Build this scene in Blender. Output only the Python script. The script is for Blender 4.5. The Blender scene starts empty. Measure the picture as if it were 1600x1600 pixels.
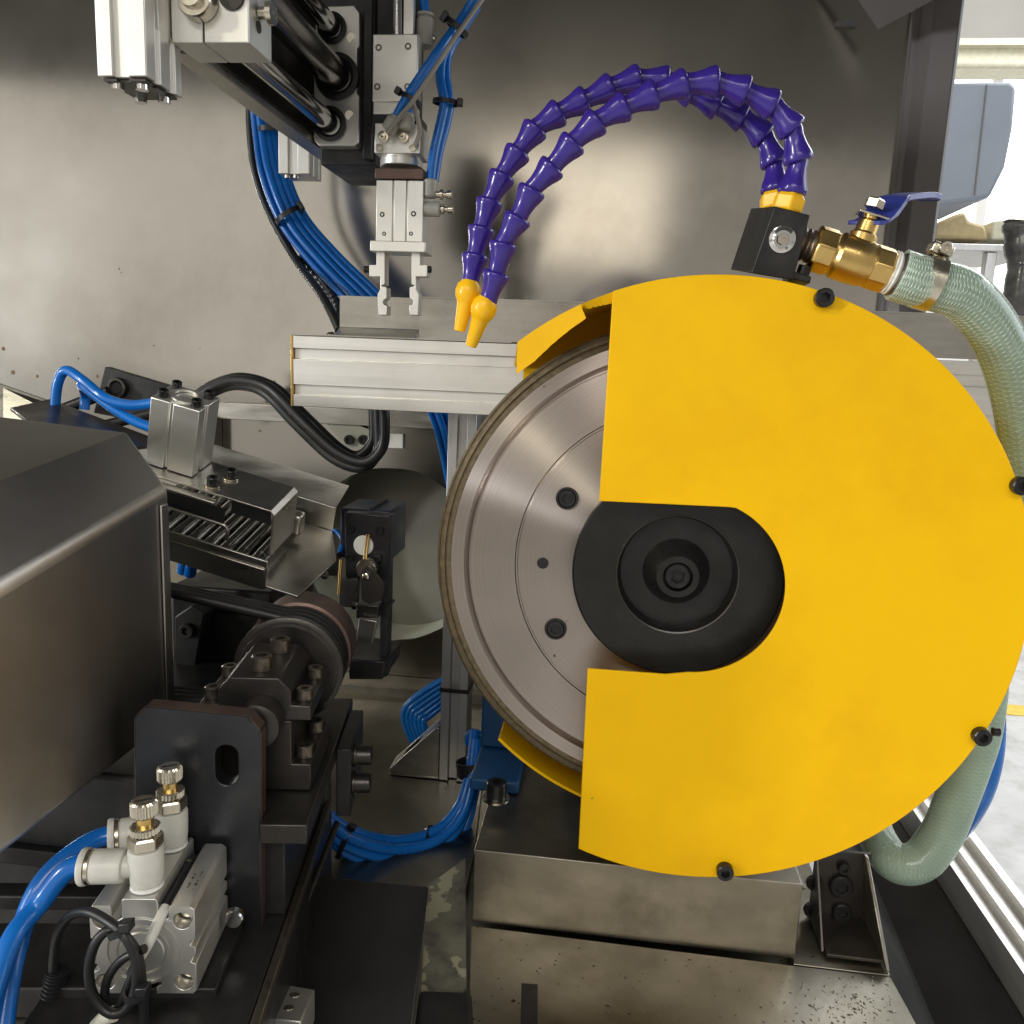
import bpy, bmesh, math, random
from mathutils import Vector, Matrix, Quaternion
random.seed(7)
V = Vector
S = bpy.context.scene
COL = S.collection
# ------------------------------------------------------------------ camera
FPX = 1300.0                                    # focal length in photo pixels (photo is 1600 wide)
CAM = V((0, 0, 1.4))
_ya, _pi, _ro = math.radians(6.5), math.radians(10.1), math.radians(2.33)
_f = V((-math.sin(_ya)*math.cos(_pi), math.cos(_ya)*math.cos(_pi), -math.sin(_pi)))
_r = V((math.cos(_ya), math.sin(_ya), 0)); _u = _r.cross(_f)
_r2 = _r*math.cos(_ro) + _u*math.sin(_ro); _u2 = -_r*math.sin(_ro) + _u*math.cos(_ro)
cd = bpy.data.cameras.new('camera'); cam = bpy.data.objects.new('camera', cd); COL.objects.link(cam)
cd.sensor_width = 36; cd.lens = FPX/1600*36; cd.clip_start = 0.02; cd.clip_end = 60
m = Matrix((( _r2.x, _u2.x, -_f.x), (_r2.y, _u2.y, -_f.y), (_r2.z, _u2.z, -_f.z))).to_4x4()
m.translation = CAM; cam.matrix_world = m
S.camera = cam
# ------------------------------------------------------------------ light
w = bpy.data.worlds.new('World'); S.world = w; w.use_nodes = True
wb = w.node_tree.nodes['Background']; wb.inputs[0].default_value = (1.0, 0.955, 0.88, 1); wb.inputs[1].default_value = 0.46
def area(name, loc, target, sx, sy, energy, col):
    l = bpy.data.lights.new(name, 'AREA'); l.shape = 'RECTANGLE'; l.size = sx; l.size_y = sy; l.energy = energy; l.color = col
    o = bpy.data.objects.new(name, l); COL.objects.link(o); o.location = loc
    o.rotation_euler = (V(target)-V(loc)).to_track_quat('-Z', 'Y').to_euler(); return o
area('added_key_light', (0.2, -2.7, 3.5), (0.0, 0.55, 1.2), 3.0, 1.0, 74, (1.0, 0.97, 0.92))  # key light added for brightness, no real skylight; kept out of wall reflections
area('workshop_window_light', (-0.30, -3.0, 2.30), (-0.1, 1.0, 1.6), 1.0, 0.6, 3.0, (1.0, 0.90, 0.74))
_o = area('added_wall_glow_light', (-3.3, -4.0, 2.25), (-0.4, 1.0, 1.6), 3.4, 2.1, 9.0, (1.0, 0.96, 0.86)); _o.rotation_euler.rotate_axis('Z', math.radians(-9))  # added lamp: brightens the left wall's reflection and gives it a slanted edge
area('added_warm_streak_light', (-5.0, -3.5, 4.3), (-0.1, 0.6, 1.3), 0.45, 0.45, 120.0, (1.0, 0.96, 0.74))  # added small warm lamp that draws a radial streak on the wheel face
area('added_cool_streak_light', (-5.2, -2.6, 1.9), (-0.2, 0.6, 1.3), 0.36, 0.7, 150.0, (0.93, 0.96, 1.0))  # added narrow cool lamp, no real window; draws the wheel's other radial streak
area('doorway_daylight', (1.9, 1.0, 2.0), (0.1, 0.7, 1.1), 1.0, 1.2, 14, (0.84, 0.92, 1.0))
area('hall_daylight', (2.6, 3.2, 3.6), (2.4, 3.0, 0.0), 2.5, 2.5, 120, (0.95, 0.98, 1.0))
vs = S.view_settings; vs.view_transform = 'Standard'; vs.look = 'None'; vs.exposure = 0; vs.gamma = 1; vs.use_curve_mapping = False
S.render.engine = 'CYCLES'

# ------------------------------------------------------------------ pixel -> point
def ray(px, py):
    return (_r2*(px-800) - _u2*(py-800) + _f*FPX)
def P(px, py, d):                               # on the upright plane y = d
    v = ray(px, py); return CAM + v*(d/v.y)
def PZ(px, py, z):
    v = ray(px, py); return CAM + v*((z-CAM.z)/v.z)
def PX(px, py, x):
    v = ray(px, py); return CAM + v*(x/v.x)
def heading(deg):                               # frame turned about z: right, back, up
    a = math.radians(deg); return V((math.cos(a), math.sin(a), 0)), V((-math.sin(a), math.cos(a), 0)), V((0, 0, 1))
X, Y, Z = V((1,0,0)), V((0,1,0)), V((0,0,1))

# ------------------------------------------------------------------ materials
def mat(name, col, metal=0.0, rough=0.5, var=0.12, vscale=40, rvar=0.1, bump=0.0, bscale=300, spec=0.5, coat=0.0,
        trans=0.0, sss=0.0, aniso=0.0, stain=None, stain_scale=12, stain_amt=0.5, streak=None, emit=None, tangent=None, ior=1.45, speck=None):
    M = bpy.data.materials.new(name); M.use_nodes = True
    nt = M.node_tree; N = nt.nodes; L = nt.links; b = N['Principled BSDF']
    tc = N.new('ShaderNodeTexCoord'); mp = N.new('ShaderNodeMapping'); L.new(tc.outputs['Object'], mp.inputs[0])
    if streak: mp.inputs['Scale'].default_value = streak
    n1 = N.new('ShaderNodeTexNoise'); n1.inputs['Scale'].default_value = vscale; n1.inputs['Detail'].default_value = 6; L.new(mp.outputs[0], n1.inputs[0])
    r1 = N.new('ShaderNodeValToRGB'); c = V(col)
    r1.color_ramp.elements[0].position = 0.3; r1.color_ramp.elements[1].position = 0.7
    r1.color_ramp.elements[0].color = (*(c*(1-var)), 1); r1.color_ramp.elements[1].color = (*[min(1, q*(1+var)) for q in c], 1)
    L.new(n1.outputs[0], r1.inputs[0]); out = r1.outputs[0]
    if stain:
        n2 = N.new('ShaderNodeTexNoise'); n2.inputs['Scale'].default_value = stain_scale; n2.inputs['Detail'].default_value = 8; n2.inputs['Roughness'].default_value = 0.65
        L.new(tc.outputs['Object'], n2.inputs[0])
        r2 = N.new('ShaderNodeValToRGB'); r2.color_ramp.interpolation = 'EASE'; r2.color_ramp.elements[0].position = 0.40; r2.color_ramp.elements[1].position = 0.78
        r2.color_ramp.elements[0].color = (0,0,0,1); r2.color_ramp.elements[1].color = (stain_amt,)*3+(1,)
        L.new(n2.outputs[0], r2.inputs[0])
        mx = N.new('ShaderNodeMix'); mx.data_type = 'RGBA'; L.new(r2.outputs[0], mx.inputs[0]); L.new(out, mx.inputs[6]); mx.inputs[7].default_value = (*stain, 1); out = mx.outputs[2]
    if speck:                                   # (colour, scale, threshold)
        n4 = N.new('ShaderNodeTexNoise'); n4.inputs['Scale'].default_value = speck[1]; n4.inputs['Detail'].default_value = 3; L.new(tc.outputs['Object'], n4.inputs[0])
        r4 = N.new('ShaderNodeValToRGB'); r4.color_ramp.elements[0].position = speck[2]; r4.color_ramp.elements[1].position = speck[2]+0.02
        L.new(n4.outputs[0], r4.inputs[0])
        mx = N.new('ShaderNodeMix'); mx.data_type = 'RGBA'; L.new(r4.outputs[0], mx.inputs[0]); L.new(out, mx.inputs[6]); mx.inputs[7].default_value = (*speck[0], 1); out = mx.outputs[2]
    L.new(out, b.inputs['Base Color'])
    mr = N.new('ShaderNodeMapRange'); mr.inputs[1].default_value = 0.3; mr.inputs[2].default_value = 0.7
    mr.inputs[3].default_value = max(0.03, rough-rvar); mr.inputs[4].default_value = min(1, rough+rvar)
    n3 = N.new('ShaderNodeTexNoise'); n3.inputs['Scale'].default_value = vscale*0.6; n3.inputs['Detail'].default_value = 5; L.new(mp.outputs[0], n3.inputs[0])
    L.new(n3.outputs[0], mr.inputs[0]); L.new(mr.outputs[0], b.inputs['Roughness'])
    b.inputs['Metallic'].default_value = metal; b.inputs['IOR'].default_value = ior
    b.inputs['Specular IOR Level'].default_value = spec
    b.inputs['Coat Weight'].default_value = coat; b.inputs['Coat Roughness'].default_value = 0.1
    b.inputs['Transmission Weight'].default_value = trans
    if sss: b.inputs['Subsurface Weight'].default_value = sss; b.inputs['Subsurface Radius'].default_value = (0.004,)*3; b.inputs['Subsurface Scale'].default_value = 0.5
    if aniso:
        b.inputs['Anisotropic'].default_value = aniso; b.inputs['Anisotropic Rotation'].default_value = 0.25
        if tangent:
            t = N.new('ShaderNodeTangent'); t.direction_type = 'RADIAL'; t.axis = tangent; L.new(t.outputs[0], b.inputs['Tangent'])
    if bump:
        nb = N.new('ShaderNodeTexNoise'); nb.inputs['Scale'].default_value = bscale; nb.inputs['Detail'].default_value = 4; L.new(mp.outputs[0], nb.inputs[0])
        bp = N.new('ShaderNodeBump'); bp.inputs['Strength'].default_value = bump; bp.inputs['Distance'].default_value = 0.001
        L.new(nb.outputs[0], bp.inputs['Height']); L.new(bp.outputs[0], b.inputs['Normal'])
    if emit: b.inputs['Emission Color'].default_value = (*emit[0], 1); b.inputs['Emission Strength'].default_value = emit[1]
    return M
K = {}
K['wall'] = mat('satin_stainless_sheet', (0.49,0.465,0.42), 1, 0.15, 0.06, 5, 0.07, 0.0, 60, stain=(0.34,0.31,0.27), stain_scale=4, stain_amt=0.8, speck=((0.22,0.15,0.1), 90, 0.76))
K['steelsheet'] = mat('bent_steel_sheet', (0.46,0.44,0.40), 1, 0.33, 0.08, 30, 0.08, 0.06, 250, stain=(0.3,0.27,0.22), stain_scale=25, stain_amt=0.5, streak=(1,1,6))
K['hood'] = mat('brushed_stainless_hood', (0.46,0.44,0.41), 1, 0.36, 0.07, 14, 0.06, 0.05, 350, stain=(0.26,0.23,0.19), stain_scale=9, stain_amt=0.5, streak=(1,1,0.25))
K['bed'] = mat('oily_steel_plate', (0.29,0.27,0.225), 1, 0.36, 0.15, 18, 0.1, 0.12, 120, stain=(0.15,0.13,0.09), stain_scale=14, stain_amt=0.8, speck=((0.05,0.04,0.03), 160, 0.71))
K['block'] = mat('ground_steel_block', (0.29,0.265,0.22), 1, 0.40, 0.15, 20, 0.1, 0.08, 120, stain=(0.15,0.13,0.10), stain_scale=22, stain_amt=0.8, streak=(1,1,2))
K['alu'] = mat('anodised_aluminium', (0.72,0.71,0.67), 0.9, 0.42, 0.04, 60, 0.06, 0.05, 700, stain=(0.62,0.60,0.56), stain_scale=30, stain_amt=0.4)
K['extr'] = mat('extruded_aluminium', (0.80,0.78,0.74), 0.9, 0.38, 0.05, 30, 0.06, 0.05, 300, stain=(0.6,0.57,0.52), stain_scale=16, stain_amt=0.45, streak=(0.15,1,6))
K['postalu'] = mat('grey_aluminium_post', (0.55,0.54,0.53), 0.9, 0.42, 0.06, 30, 0.06, 0.05, 300, streak=(4,1,0.2))
K['disc'] = mat('turned_steel', (0.50,0.435,0.395), 1, 0.31, 0.05, 30, 0.03, 0.0, 300, aniso=0.98, tangent='Y', stain=(0.5,0.44,0.39), stain_scale=14, stain_amt=0.35, speck=((0.1,0.07,0.05), 210, 0.745))
_nt = K['disc'].node_tree; _n = _nt.nodes; _l = _nt.links; _b = _n['Principled BSDF']
_tc = _n.new('ShaderNodeTexCoord'); _va = _n.new('ShaderNodeVectorMath'); _va.operation = 'MULTIPLY_ADD'; _va.inputs[1].default_value = (1,0,1); _va.inputs[2].default_value = (0,0,-.148)
_vl = _n.new('ShaderNodeVectorMath'); _vl.operation = 'LENGTH'; _nz = _n.new('ShaderNodeTexNoise'); _nz.noise_dimensions = '1D'; _nz.inputs['Scale'].default_value = 1500; _nz.inputs['Detail'].default_value = 6
_l.new(_tc.outputs['Object'], _va.inputs[0]); _l.new(_va.outputs[0], _vl.inputs[0]); _l.new(_vl.outputs['Value'], _nz.inputs['W'])
_mr = _n.new('ShaderNodeMapRange'); _mr.inputs[1].default_value = .3; _mr.inputs[2].default_value = .7; _mr.inputs[3].default_value = .86; _mr.inputs[4].default_value = 1.08; _l.new(_nz.outputs[0], _mr.inputs[0])
_src = _b.inputs['Base Color'].links[0].from_socket; _mx = _n.new('ShaderNodeVectorMath'); _mx.operation = 'SCALE'; _l.new(_src, _mx.inputs[0]); _l.new(_mr.outputs[0], _mx.inputs['Scale']); _l.new(_mx.outputs[0], _b.inputs['Base Color'])
K['abrasive'] = mat('abrasive_rim', (0.15,0.115,0.068), 0.4, 0.55, 0.25, 250, 0.1, 0.5, 1500)
K['hub'] = mat('black_oxide_hub', (0.034,0.033,0.032), 0.65, 0.27, 0.15, 60, 0.06, 0.05, 600, aniso=0.6, tangent='Y')
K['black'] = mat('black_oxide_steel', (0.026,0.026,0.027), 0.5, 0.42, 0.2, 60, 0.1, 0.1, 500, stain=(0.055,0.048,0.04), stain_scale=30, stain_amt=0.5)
K['gun'] = mat('worn_gunmetal', (0.058,0.054,0.050), 0.8, 0.40, 0.2, 40, 0.1, 0.12, 400, stain=(0.11,0.088,0.072), stain_scale=25, stain_amt=0.6)
K['plate'] = mat('blued_steel_plate', (0.040,0.043,0.050), 0.7, 0.36, 0.2, 40, 0.08, 0.1, 400, stain=(0.07,0.066,0.062), stain_scale=22, stain_amt=0.6)
K['screw'] = mat('black_cap_screw', (0.035,0.035,0.036), 0.7, 0.34, 0.2, 200, 0.08)
K['bronzed'] = mat('dull_cap_screw', (0.16,0.14,0.115), 0.9, 0.36, 0.2, 200, 0.08)
K['rodsteel'] = mat('ground_guide_rod', (0.34,0.32,0.30), 1, 0.20, 0.06, 40, 0.04)
K['workrod'] = mat('polished_workpiece', (0.42,0.41,0.39), 1, 0.13, 0.06, 60, 0.04)
K['press'] = mat('black_blue_sheen', (0.022,0.030,0.048), 0.3, 0.4)  # black part with a blue reflection mixed into its base colour
K['ductdark'] = mat('dark_duct', (0.19,0.18,0.15), 0.2, 0.6, 0.2, 12)
K['chrome'] = mat('hard_chrome', (0.62,0.61,0.60), 1, 0.12, 0.04, 40, 0.03)
K['nickel'] = mat('nickel_plate', (0.62,0.57,0.47), 1, 0.25, 0.08, 200, 0.06)
K['brass'] = mat('brass', (0.68,0.47,0.17), 1, 0.30, 0.12, 60, 0.08, 0.05, 400, stain=(0.4,0.26,0.1), stain_scale=60, stain_amt=0.5)
K['oldbrass'] = mat('tarnished_fitting', (0.16,0.13,0.11), 0.8, 0.4, 0.3, 80, 0.1)
K['yellow'] = mat('yellow_enamel', (0.82,0.47,0.0), 0, 0.50, 0.03, 10, 0.06, 0.06, 260, spec=0.22, stain=(0.70,0.37,0.002), stain_scale=9, stain_amt=0.8, speck=((0.25,0.13,0.02), 120, 0.775))
K['nozzle'] = mat('yellow_plastic', (0.90,0.50,0.006), 0, 0.3, 0.04, 40, 0.05, sss=0.15)
K['purple'] = mat('violet_plastic', (0.036,0.017,0.235), 0, 0.24, 0.08, 60, 0.06, coat=0.2)
K['blue'] = mat('blue_tube', (0.004,0.135,0.50), 0, 0.27, 0.1, 30, 0.06, coat=0.2)
K['lever'] = mat('blue_lever_vinyl', (0.03,0.045,0.27), 0, 0.32, 0.08, 60, 0.06)
K['motor'] = mat('blue_machine_paint', (0.008,0.052,0.14), 0, 0.42, 0.12, 40, 0.08, 0.1, 300)
K['rubber'] = mat('black_rubber', (0.013,0.013,0.014), 0, 0.42, 0.2, 80, 0.08)
K['plastic'] = mat('black_plastic', (0.014,0.014,0.016), 0, 0.34, 0.2, 80, 0.06)
K['graycable'] = mat('grey_cable', (0.27,0.25,0.22), 0, 0.5)
K['white'] = mat('white_plastic', (0.62,0.61,0.55), 0, 0.40, 0.08, 80, 0.06, sss=0.1, stain=(0.45,0.43,0.37), stain_scale=60, stain_amt=0.6)
K['greyfit'] = mat('grey_plastic_fitting', (0.36,0.35,0.31), 0, 0.38, 0.06, 80, 0.06)
K['tape'] = mat('thread_tape', (0.78,0.78,0.75), 0, 0.6, 0.1, 300, 0.1, 0.4, 900)
K['hose'] = mat('clear_green_hose', (0.66,0.80,0.70), 0, 0.16, 0.05, 40, 0.05, trans=0.75, ior=1.35)
K['hosein'] = mat('milky_hose_core', (0.50,0.61,0.51), 0, 0.45, 0.06, 40)
K['braid'] = mat('hose_braid', (0.62,0.71,0.63), 0, 0.4)
K['tray'] = mat('drum_paint', (0.42,0.43,0.36), 0, 0.5, 0.12, 10, 0.08, stain=(0.27,0.26,0.21), stain_scale=12, stain_amt=0.7)
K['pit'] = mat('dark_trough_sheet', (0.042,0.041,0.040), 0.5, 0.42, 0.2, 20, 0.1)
K['roof'] = mat('cabinet_roof_sheet', (0.10,0.098,0.094), 0.3, 0.5, 0.08, 10)
K['column'] = mat('grey_painted_column', (0.145,0.135,0.133), 0.3, 0.45, 0.05, 10)
K['floor'] = mat('pale_concrete', (0.62,0.62,0.62), 0, 0.6, 0.1, 6, 0.1, 0.2, 40, stain=(0.32,0.31,0.29), stain_scale=9, stain_amt=0.7)
K['linepaint'] = mat('yellow_floor_paint', (0.78,0.56,0.10), 0, 0.6)
K['window'] = mat('daylit_window', (0.9,0.9,0.9), 0, 0.4, emit=((1.0,0.97,0.90), 2.6))
K['hallwall'] = mat('pale_hall_wall', (0.80,0.80,0.78), 0, 0.7, 0.04, 4)
K['girder'] = mat('cream_girder', (0.66,0.64,0.50), 0, 0.6)
K['greypanel'] = mat('blue_grey_panel', (0.24,0.27,0.33), 0, 0.5, 0.05, 8)
K['card'] = mat('tan_cardboard', (0.50,0.40,0.22), 0, 0.7)
K['wrap'] = mat('clear_wrap_dark', (0.06,0.06,0.06), 0, 0.2, 0.6, 30, 0.1, 0.6, 60)
K['label'] = mat('white_label', (0.72,0.71,0.66), 0, 0.5)
K['rustring'] = mat('reddish_iron', (0.13,0.085,0.07), 0.7, 0.45, 0.2, 60, 0.1, 0.2, 400)
K['rustspot'] = mat('rust', (0.20,0.12,0.07), 0.0, 0.7, 0.4, 500)
K['chip'] = mat('wet_swarf', (0.20,0.18,0.15), 0.6, 0.2, 0.5, 400, 0.1)
K['paintstrip'] = mat('chipped_green_paint', (0.27,0.26,0.19), 0.3, 0.42, 0.2, 30, 0.1, 0.2, 200, stain=(0.06,0.055,0.05), stain_scale=28, stain_amt=1.0, speck=((0.50,0.48,0.32), 48, 0.575))

# ------------------------------------------------------------------ mesh builder
def ortho(axis):
    a = V(axis).normalized(); t = X if abs(a.x) < 0.8 else Z
    u = a.cross(t).normalized(); v = a.cross(u).normalized(); return a, u, v
def catmull(pts, sub):
    pts = [V(p) for p in pts]; n = len(pts); out = []
    for i in range(n-1):
        p0, p1, p2, p3 = pts[max(i-1,0)], pts[i], pts[i+1], pts[min(i+2,n-1)]
        for k in range(sub):
            t = k/sub
            out.append(0.5*((2*p1)+(p2-p0)*t+(2*p0-5*p1+4*p2-p3)*t*t+(3*p1-p0-3*p2+p3)*t**3))
    out.append(pts[-1]); return out
class G:
    def __init__(s): s.v = []; s.f = []
    def add(s, vs, fs):
        o = len(s.v); s.v += [V(q) for q in vs]; s.f += [tuple(i+o for i in f) for f in fs]; return s
    def hexa(s, q):                             # q: 4 bottom (loop) + 4 top
        return s.add(q, [(3,2,1,0),(4,5,6,7),(0,1,5,4),(1,2,6,5),(2,3,7,6),(3,0,4,7)])
    def box(s, o, a, b, c):
        o, a, b, c = V(o), V(a), V(b), V(c)
        return s.hexa([o, o+a, o+a+b, o+b, o+c, o+a+c, o+a+b+c, o+b+c])
    def cbox(s, ctr, a, b, c):
        return s.box(V(ctr)-(V(a)+V(b)+V(c))/2, a, b, c)
    def aabb(s, lo, hi):
        lo, hi = V(lo), V(hi); d = hi-lo; return s.box(lo, X*d.x, Y*d.y, Z*d.z)
    def prism(s, poly, vec):
        n = len(poly); vec = V(vec)
        return s.add([V(p) for p in poly]+[V(p)+vec for p in poly], [tuple(range(n-1,-1,-1)), tuple(range(n,2*n))]+[(i,(i+1)%n,(i+1)%n+n,i+n) for i in range(n)])
    def ring(s, outer, inner, vec):             # plate with a hole: same number of points in both loops
        n = len(outer); vec = V(vec); vs = [V(p) for p in outer]+[V(p) for p in inner]; vs += [p+vec for p in vs]
        fs = []
        for i in range(n):
            j = (i+1) % n
            fs += [(i,j,n+j,n+i), (2*n+i,3*n+i,3*n+j,2*n+j), (i,2*n+i,2*n+j,j), (n+i,n+j,3*n+j,3*n+i)]
        return s.add(vs, fs)
    def lathe(s, prof, o, axis, n=32, closed=False):
        a, u, v = ortho(axis); o = V(o); m_ = len(prof); vs = []
        for r, t in prof:
            for k in range(n):
                th = 2*math.pi*k/n; vs.append(o+a*t+(u*math.cos(th)+v*math.sin(th))*r)
        fs = []
        for i in range(m_ if closed else m_-1):
            j = (i+1) % m_
            for k in range(n):
                l = (k+1) % n; fs.append((i*n+k, i*n+l, j*n+l, j*n+k))
        if not closed:
            if prof[0][0] > 1e-6: fs.append(tuple(range(n-1,-1,-1)))
            if prof[-1][0] > 1e-6: fs.append(tuple((m_-1)*n+k for k in range(n)))
        return s.add(vs, fs)
    def cyl(s, p0, p1, r0, r1=None, n=24):
        d = V(p1)-V(p0); return s.lathe([(r0,0),(r0 if r1 is None else r1, d.length)], p0, d, n)
    def sphere(s, c, r, n=16):
        return s.lathe([(max(r*math.sin(math.pi*i/8),1e-7), -r*math.cos(math.pi*i/8)) for i in range(9)], c, Z, n)
    def tube(s, pts, r, n=10, sub=6, ripple=0, pitch=2):
        c = catmull(pts, sub) if sub > 1 else [V(p) for p in pts]
        t = (c[1]-c[0]).normalized(); _, u, _v = ortho(t); vs = []; m_ = len(c)
        for i, p in enumerate(c):
            t2 = (c[min(i+1,m_-1)]-c[max(i-1,0)]).normalized()
            u = (t.rotation_difference(t2) @ u); u = (u-t2*u.dot(t2)).normalized(); t = t2; v_ = t.cross(u)
            rr = r+ (ripple if (i//pitch) % 2 else 0)
            for k in range(n):
                th = 2*math.pi*k/n; vs.append(p+(u*math.cos(th)+v_*math.sin(th))*rr)
        fs = [(i*n+k, i*n+(k+1)%n, (i+1)*n+(k+1)%n, (i+1)*n+k) for i in range(m_-1) for k in range(n)]
        fs += [tuple(range(n-1,-1,-1)), tuple((m_-1)*n+k for k in range(n))]
        return s.add(vs, fs)
ORG = {}
def finish(me, smooth):
    bm = bmesh.new(); bm.from_mesh(me); bmesh.ops.recalc_face_normals(bm, faces=bm.faces); bm.to_mesh(me); bm.free()
    if smooth:
        me.polygons.foreach_set('use_smooth', [True]*len(me.polygons)); me.set_sharp_from_angle(angle=math.radians(smooth))
def obj(name, g, material, parent=None, smooth=35, bevel=0.0, seg=2):
    off = ORG[parent.name] if parent else V((0,0,0))
    loc = V((0,0,0))
    if not parent:                              # a thing of one mesh: origin at its base
        xs = [q.x for q in g.v]; ys = [q.y for q in g.v]; zs = [q.z for q in g.v]
        loc = V(((min(xs)+max(xs))/2, (min(ys)+max(ys))/2, min(zs)))
    me = bpy.data.meshes.new(name); me.from_pydata([tuple(q-off-loc) for q in g.v], [], g.f); me.update(); finish(me, smooth)
    me.materials.append(K[material] if isinstance(material, str) else material)
    o = bpy.data.objects.new(name, me); COL.objects.link(o); o.location = loc
    if parent: o.parent = parent
    ORG[o.name] = off+loc if parent else loc
    if bevel:
        b = o.modifiers.new('bevel', 'BEVEL'); b.width = bevel; b.segments = seg; b.limit_method = 'ANGLE'; b.angle_limit = math.radians(40)
        if smooth: b.harden_normals = False
    return o
def tag(o, label, cat, group=None):
    o['label'] = label; o['category'] = cat
    if group: o['group'] = group
    return o
def thing(name, label, cat, loc, group=None):
    o = bpy.data.objects.new(name, None); COL.objects.link(o); o.location = loc; o.empty_display_size = 0.02
    ORG[o.name] = V(loc); return tag(o, label, cat, group)
def struct(o, kind='structure'):
    o['kind'] = kind; return o
_sc = {}
def screw(parent, pos, d, r=0.005, h=None, material='screw', name='screw', length=0.004):
    """hex socket cap screw, head base at pos, pointing along d"""
    h = h or r*1.5; key = (round(r,5), round(h,5), material)
    if key not in _sc:
        n = 24; vs = []; fs = []; c = r*0.12
        rings = [(r,0),(r,h-c),(r-c,h)]
        for rr, z in rings: vs += [V((rr*math.cos(2*math.pi*k/n), rr*math.sin(2*math.pi*k/n), z)) for k in range(n)]
        hexr = r*0.56
        def hp(k):
            th = 2*math.pi*k/n; q = (th+math.pi/6) % (math.pi/3)-math.pi/6; rr = hexr*math.cos(math.pi/6)/math.cos(q); return rr*math.cos(th), rr*math.sin(th)
        for z in (h, h*0.42): vs += [V((*hp(k), z)) for k in range(n)]
        for i in range(4):
            for k in range(n): fs.append((i*n+k, i*n+(k+1)%n, (i+1)*n+(k+1)%n, (i+1)*n+k))
        fs.append(tuple(4*n+k for k in range(n))); fs.append(tuple(range(n-1,-1,-1)))
        me = bpy.data.meshes.new('screw'); me.from_pydata([tuple(q) for q in vs], [], fs); me.update(); finish(me, 30); me.materials.append(K[material]); _sc[key] = me
    o = bpy.data.objects.new(name, _sc[key]); COL.objects.link(o); o.parent = parent
    o.location = V(pos)-ORG[parent.name]; o.rotation_mode = 'QUATERNION'; o.rotation_quaternion = V(d).to_track_quat('Z', 'Y')
    ORG[o.name] = V(pos); return o
def arc2(cx, cz, r, a0, a1, n, y):
    return [V((cx+r*math.cos(a0+(a1-a0)*i/n), y, cz+r*math.sin(a0+(a1-a0)*i/n))) for i in range(n+1)]
def ang(p, cx, cz): return math.atan2(p.z-cz, p.x-cx)

# ================================================================== SETTING
BED = 1.005
YW = 1.0                                         # back wall
wl, wr = -1.15, P(1398, 250, YW).x
hc = P(612, 868, YW); HR = 0.112                 # round duct opening in the lower back wall
# back wall with a round opening: grid of two loops
g = G(); n = 64
outer = []
for k in range(n):
    th = 2*math.pi*k/n; c_, s_ = math.cos(th), math.sin(th)
    # square loop around the hole
    q = 0.16/max(abs(c_), abs(s_)); outer.append(V((hc.x+c_*q, YW, hc.z+s_*q)))
inner = [V((hc.x+math.cos(2*math.pi*k/n)*(HR+random.uniform(-.0012,.0012)), YW, hc.z+math.sin(2*math.pi*k/n)*(HR+random.uniform(-.0012,.0012)))) for k in range(n)]
g.ring(outer, inner, Y*0.003)
x0, x1, z0, z1 = hc.x-0.16, hc.x+0.16, hc.z-0.16, hc.z+0.16
for (a, b, c, d) in ((wl, x0, 0.9, 1.998), (x1, wr, 0.9, 1.998), (x0, x1, z1, 1.998), (x0, x1, 0.9, z0)):
    g.aabb((a, YW, c), (b, YW+0.003, d))
struct(obj('back_wall', g, 'wall', None, 30))
wall = bpy.data.objects['back_wall']
# duct behind the opening
g = G(); g.lathe([(HR+.004, 0), (HR+.004, 0.075), (HR+.006, 0.075), (HR+.006, 0)], (hc.x, YW+.004, hc.z), Y, 64, True)
struct(obj('duct_sleeve', g, 'tray', wall)).pop('kind')
g = G(); g.cyl((hc.x, YW+.081, hc.z), (hc.x, YW+.084, hc.z), HR+.02, n=64)
obj('duct_plate', g, 'ductdark', wall)
# horizontal stiffening rail and folded edge of the lower panel
ra, rb = P(338, 640, .985), P(900, 662, .985)
g = G(); g.aabb((ra.x, .985, P(500,662,.985).z), (rb.x, .999, P(500,636,.985).z)); obj('wall_rail', g, 'steelsheet', wall, 30, .0008)
g = G(); g.aabb((ra.x-.004, .975, 1.10), (ra.x, .999, P(338,650,.985).z)); obj('wall_flange', g, 'steelsheet', wall, 30)
g = G(); a = P(520, 1070, .99)
g.aabb((wl, .96, P(600,1085,.97).z), (wr, .999, P(600,1068,.97).z)); obj('wall_foot_rail', g, 'block', wall, 30, .001)
g = G(); c0 = P(600, 688, .99); g.aabb((P(583,677,.99).x, .994, P(590,699,.99).z), (P(628,677,.99).x, .9985, P(590,677,.99).z)); obj('wall_tag', g, 'label', wall)
g = G(); a = [P(498,650,.988), P(520,650,.988), P(590,676,.988), P(590,700,.988), P(545,700,.988)]
g.prism(a, Y*.006); obj('corner_gusset', g, 'tray', wall)
for px, py in ((546,687),(568,687)): screw(wall, P(px,py,.986), -Y, .006, .004, 'black')
for px, py, r in ((20,582,.003),(58,588,.0022),(92,606,.0014),(152,588,.0022),(122,560,.0012),(5,545,.0026),(428,598,.003),(240,540,.001),(186,420,.001)):
    obj('rust_spot', G().lathe([(.0,0),(r*.6,0),(r,.0002)], P(px,py,YW-.0003), Y, 9), 'rustspot', wall)
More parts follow.
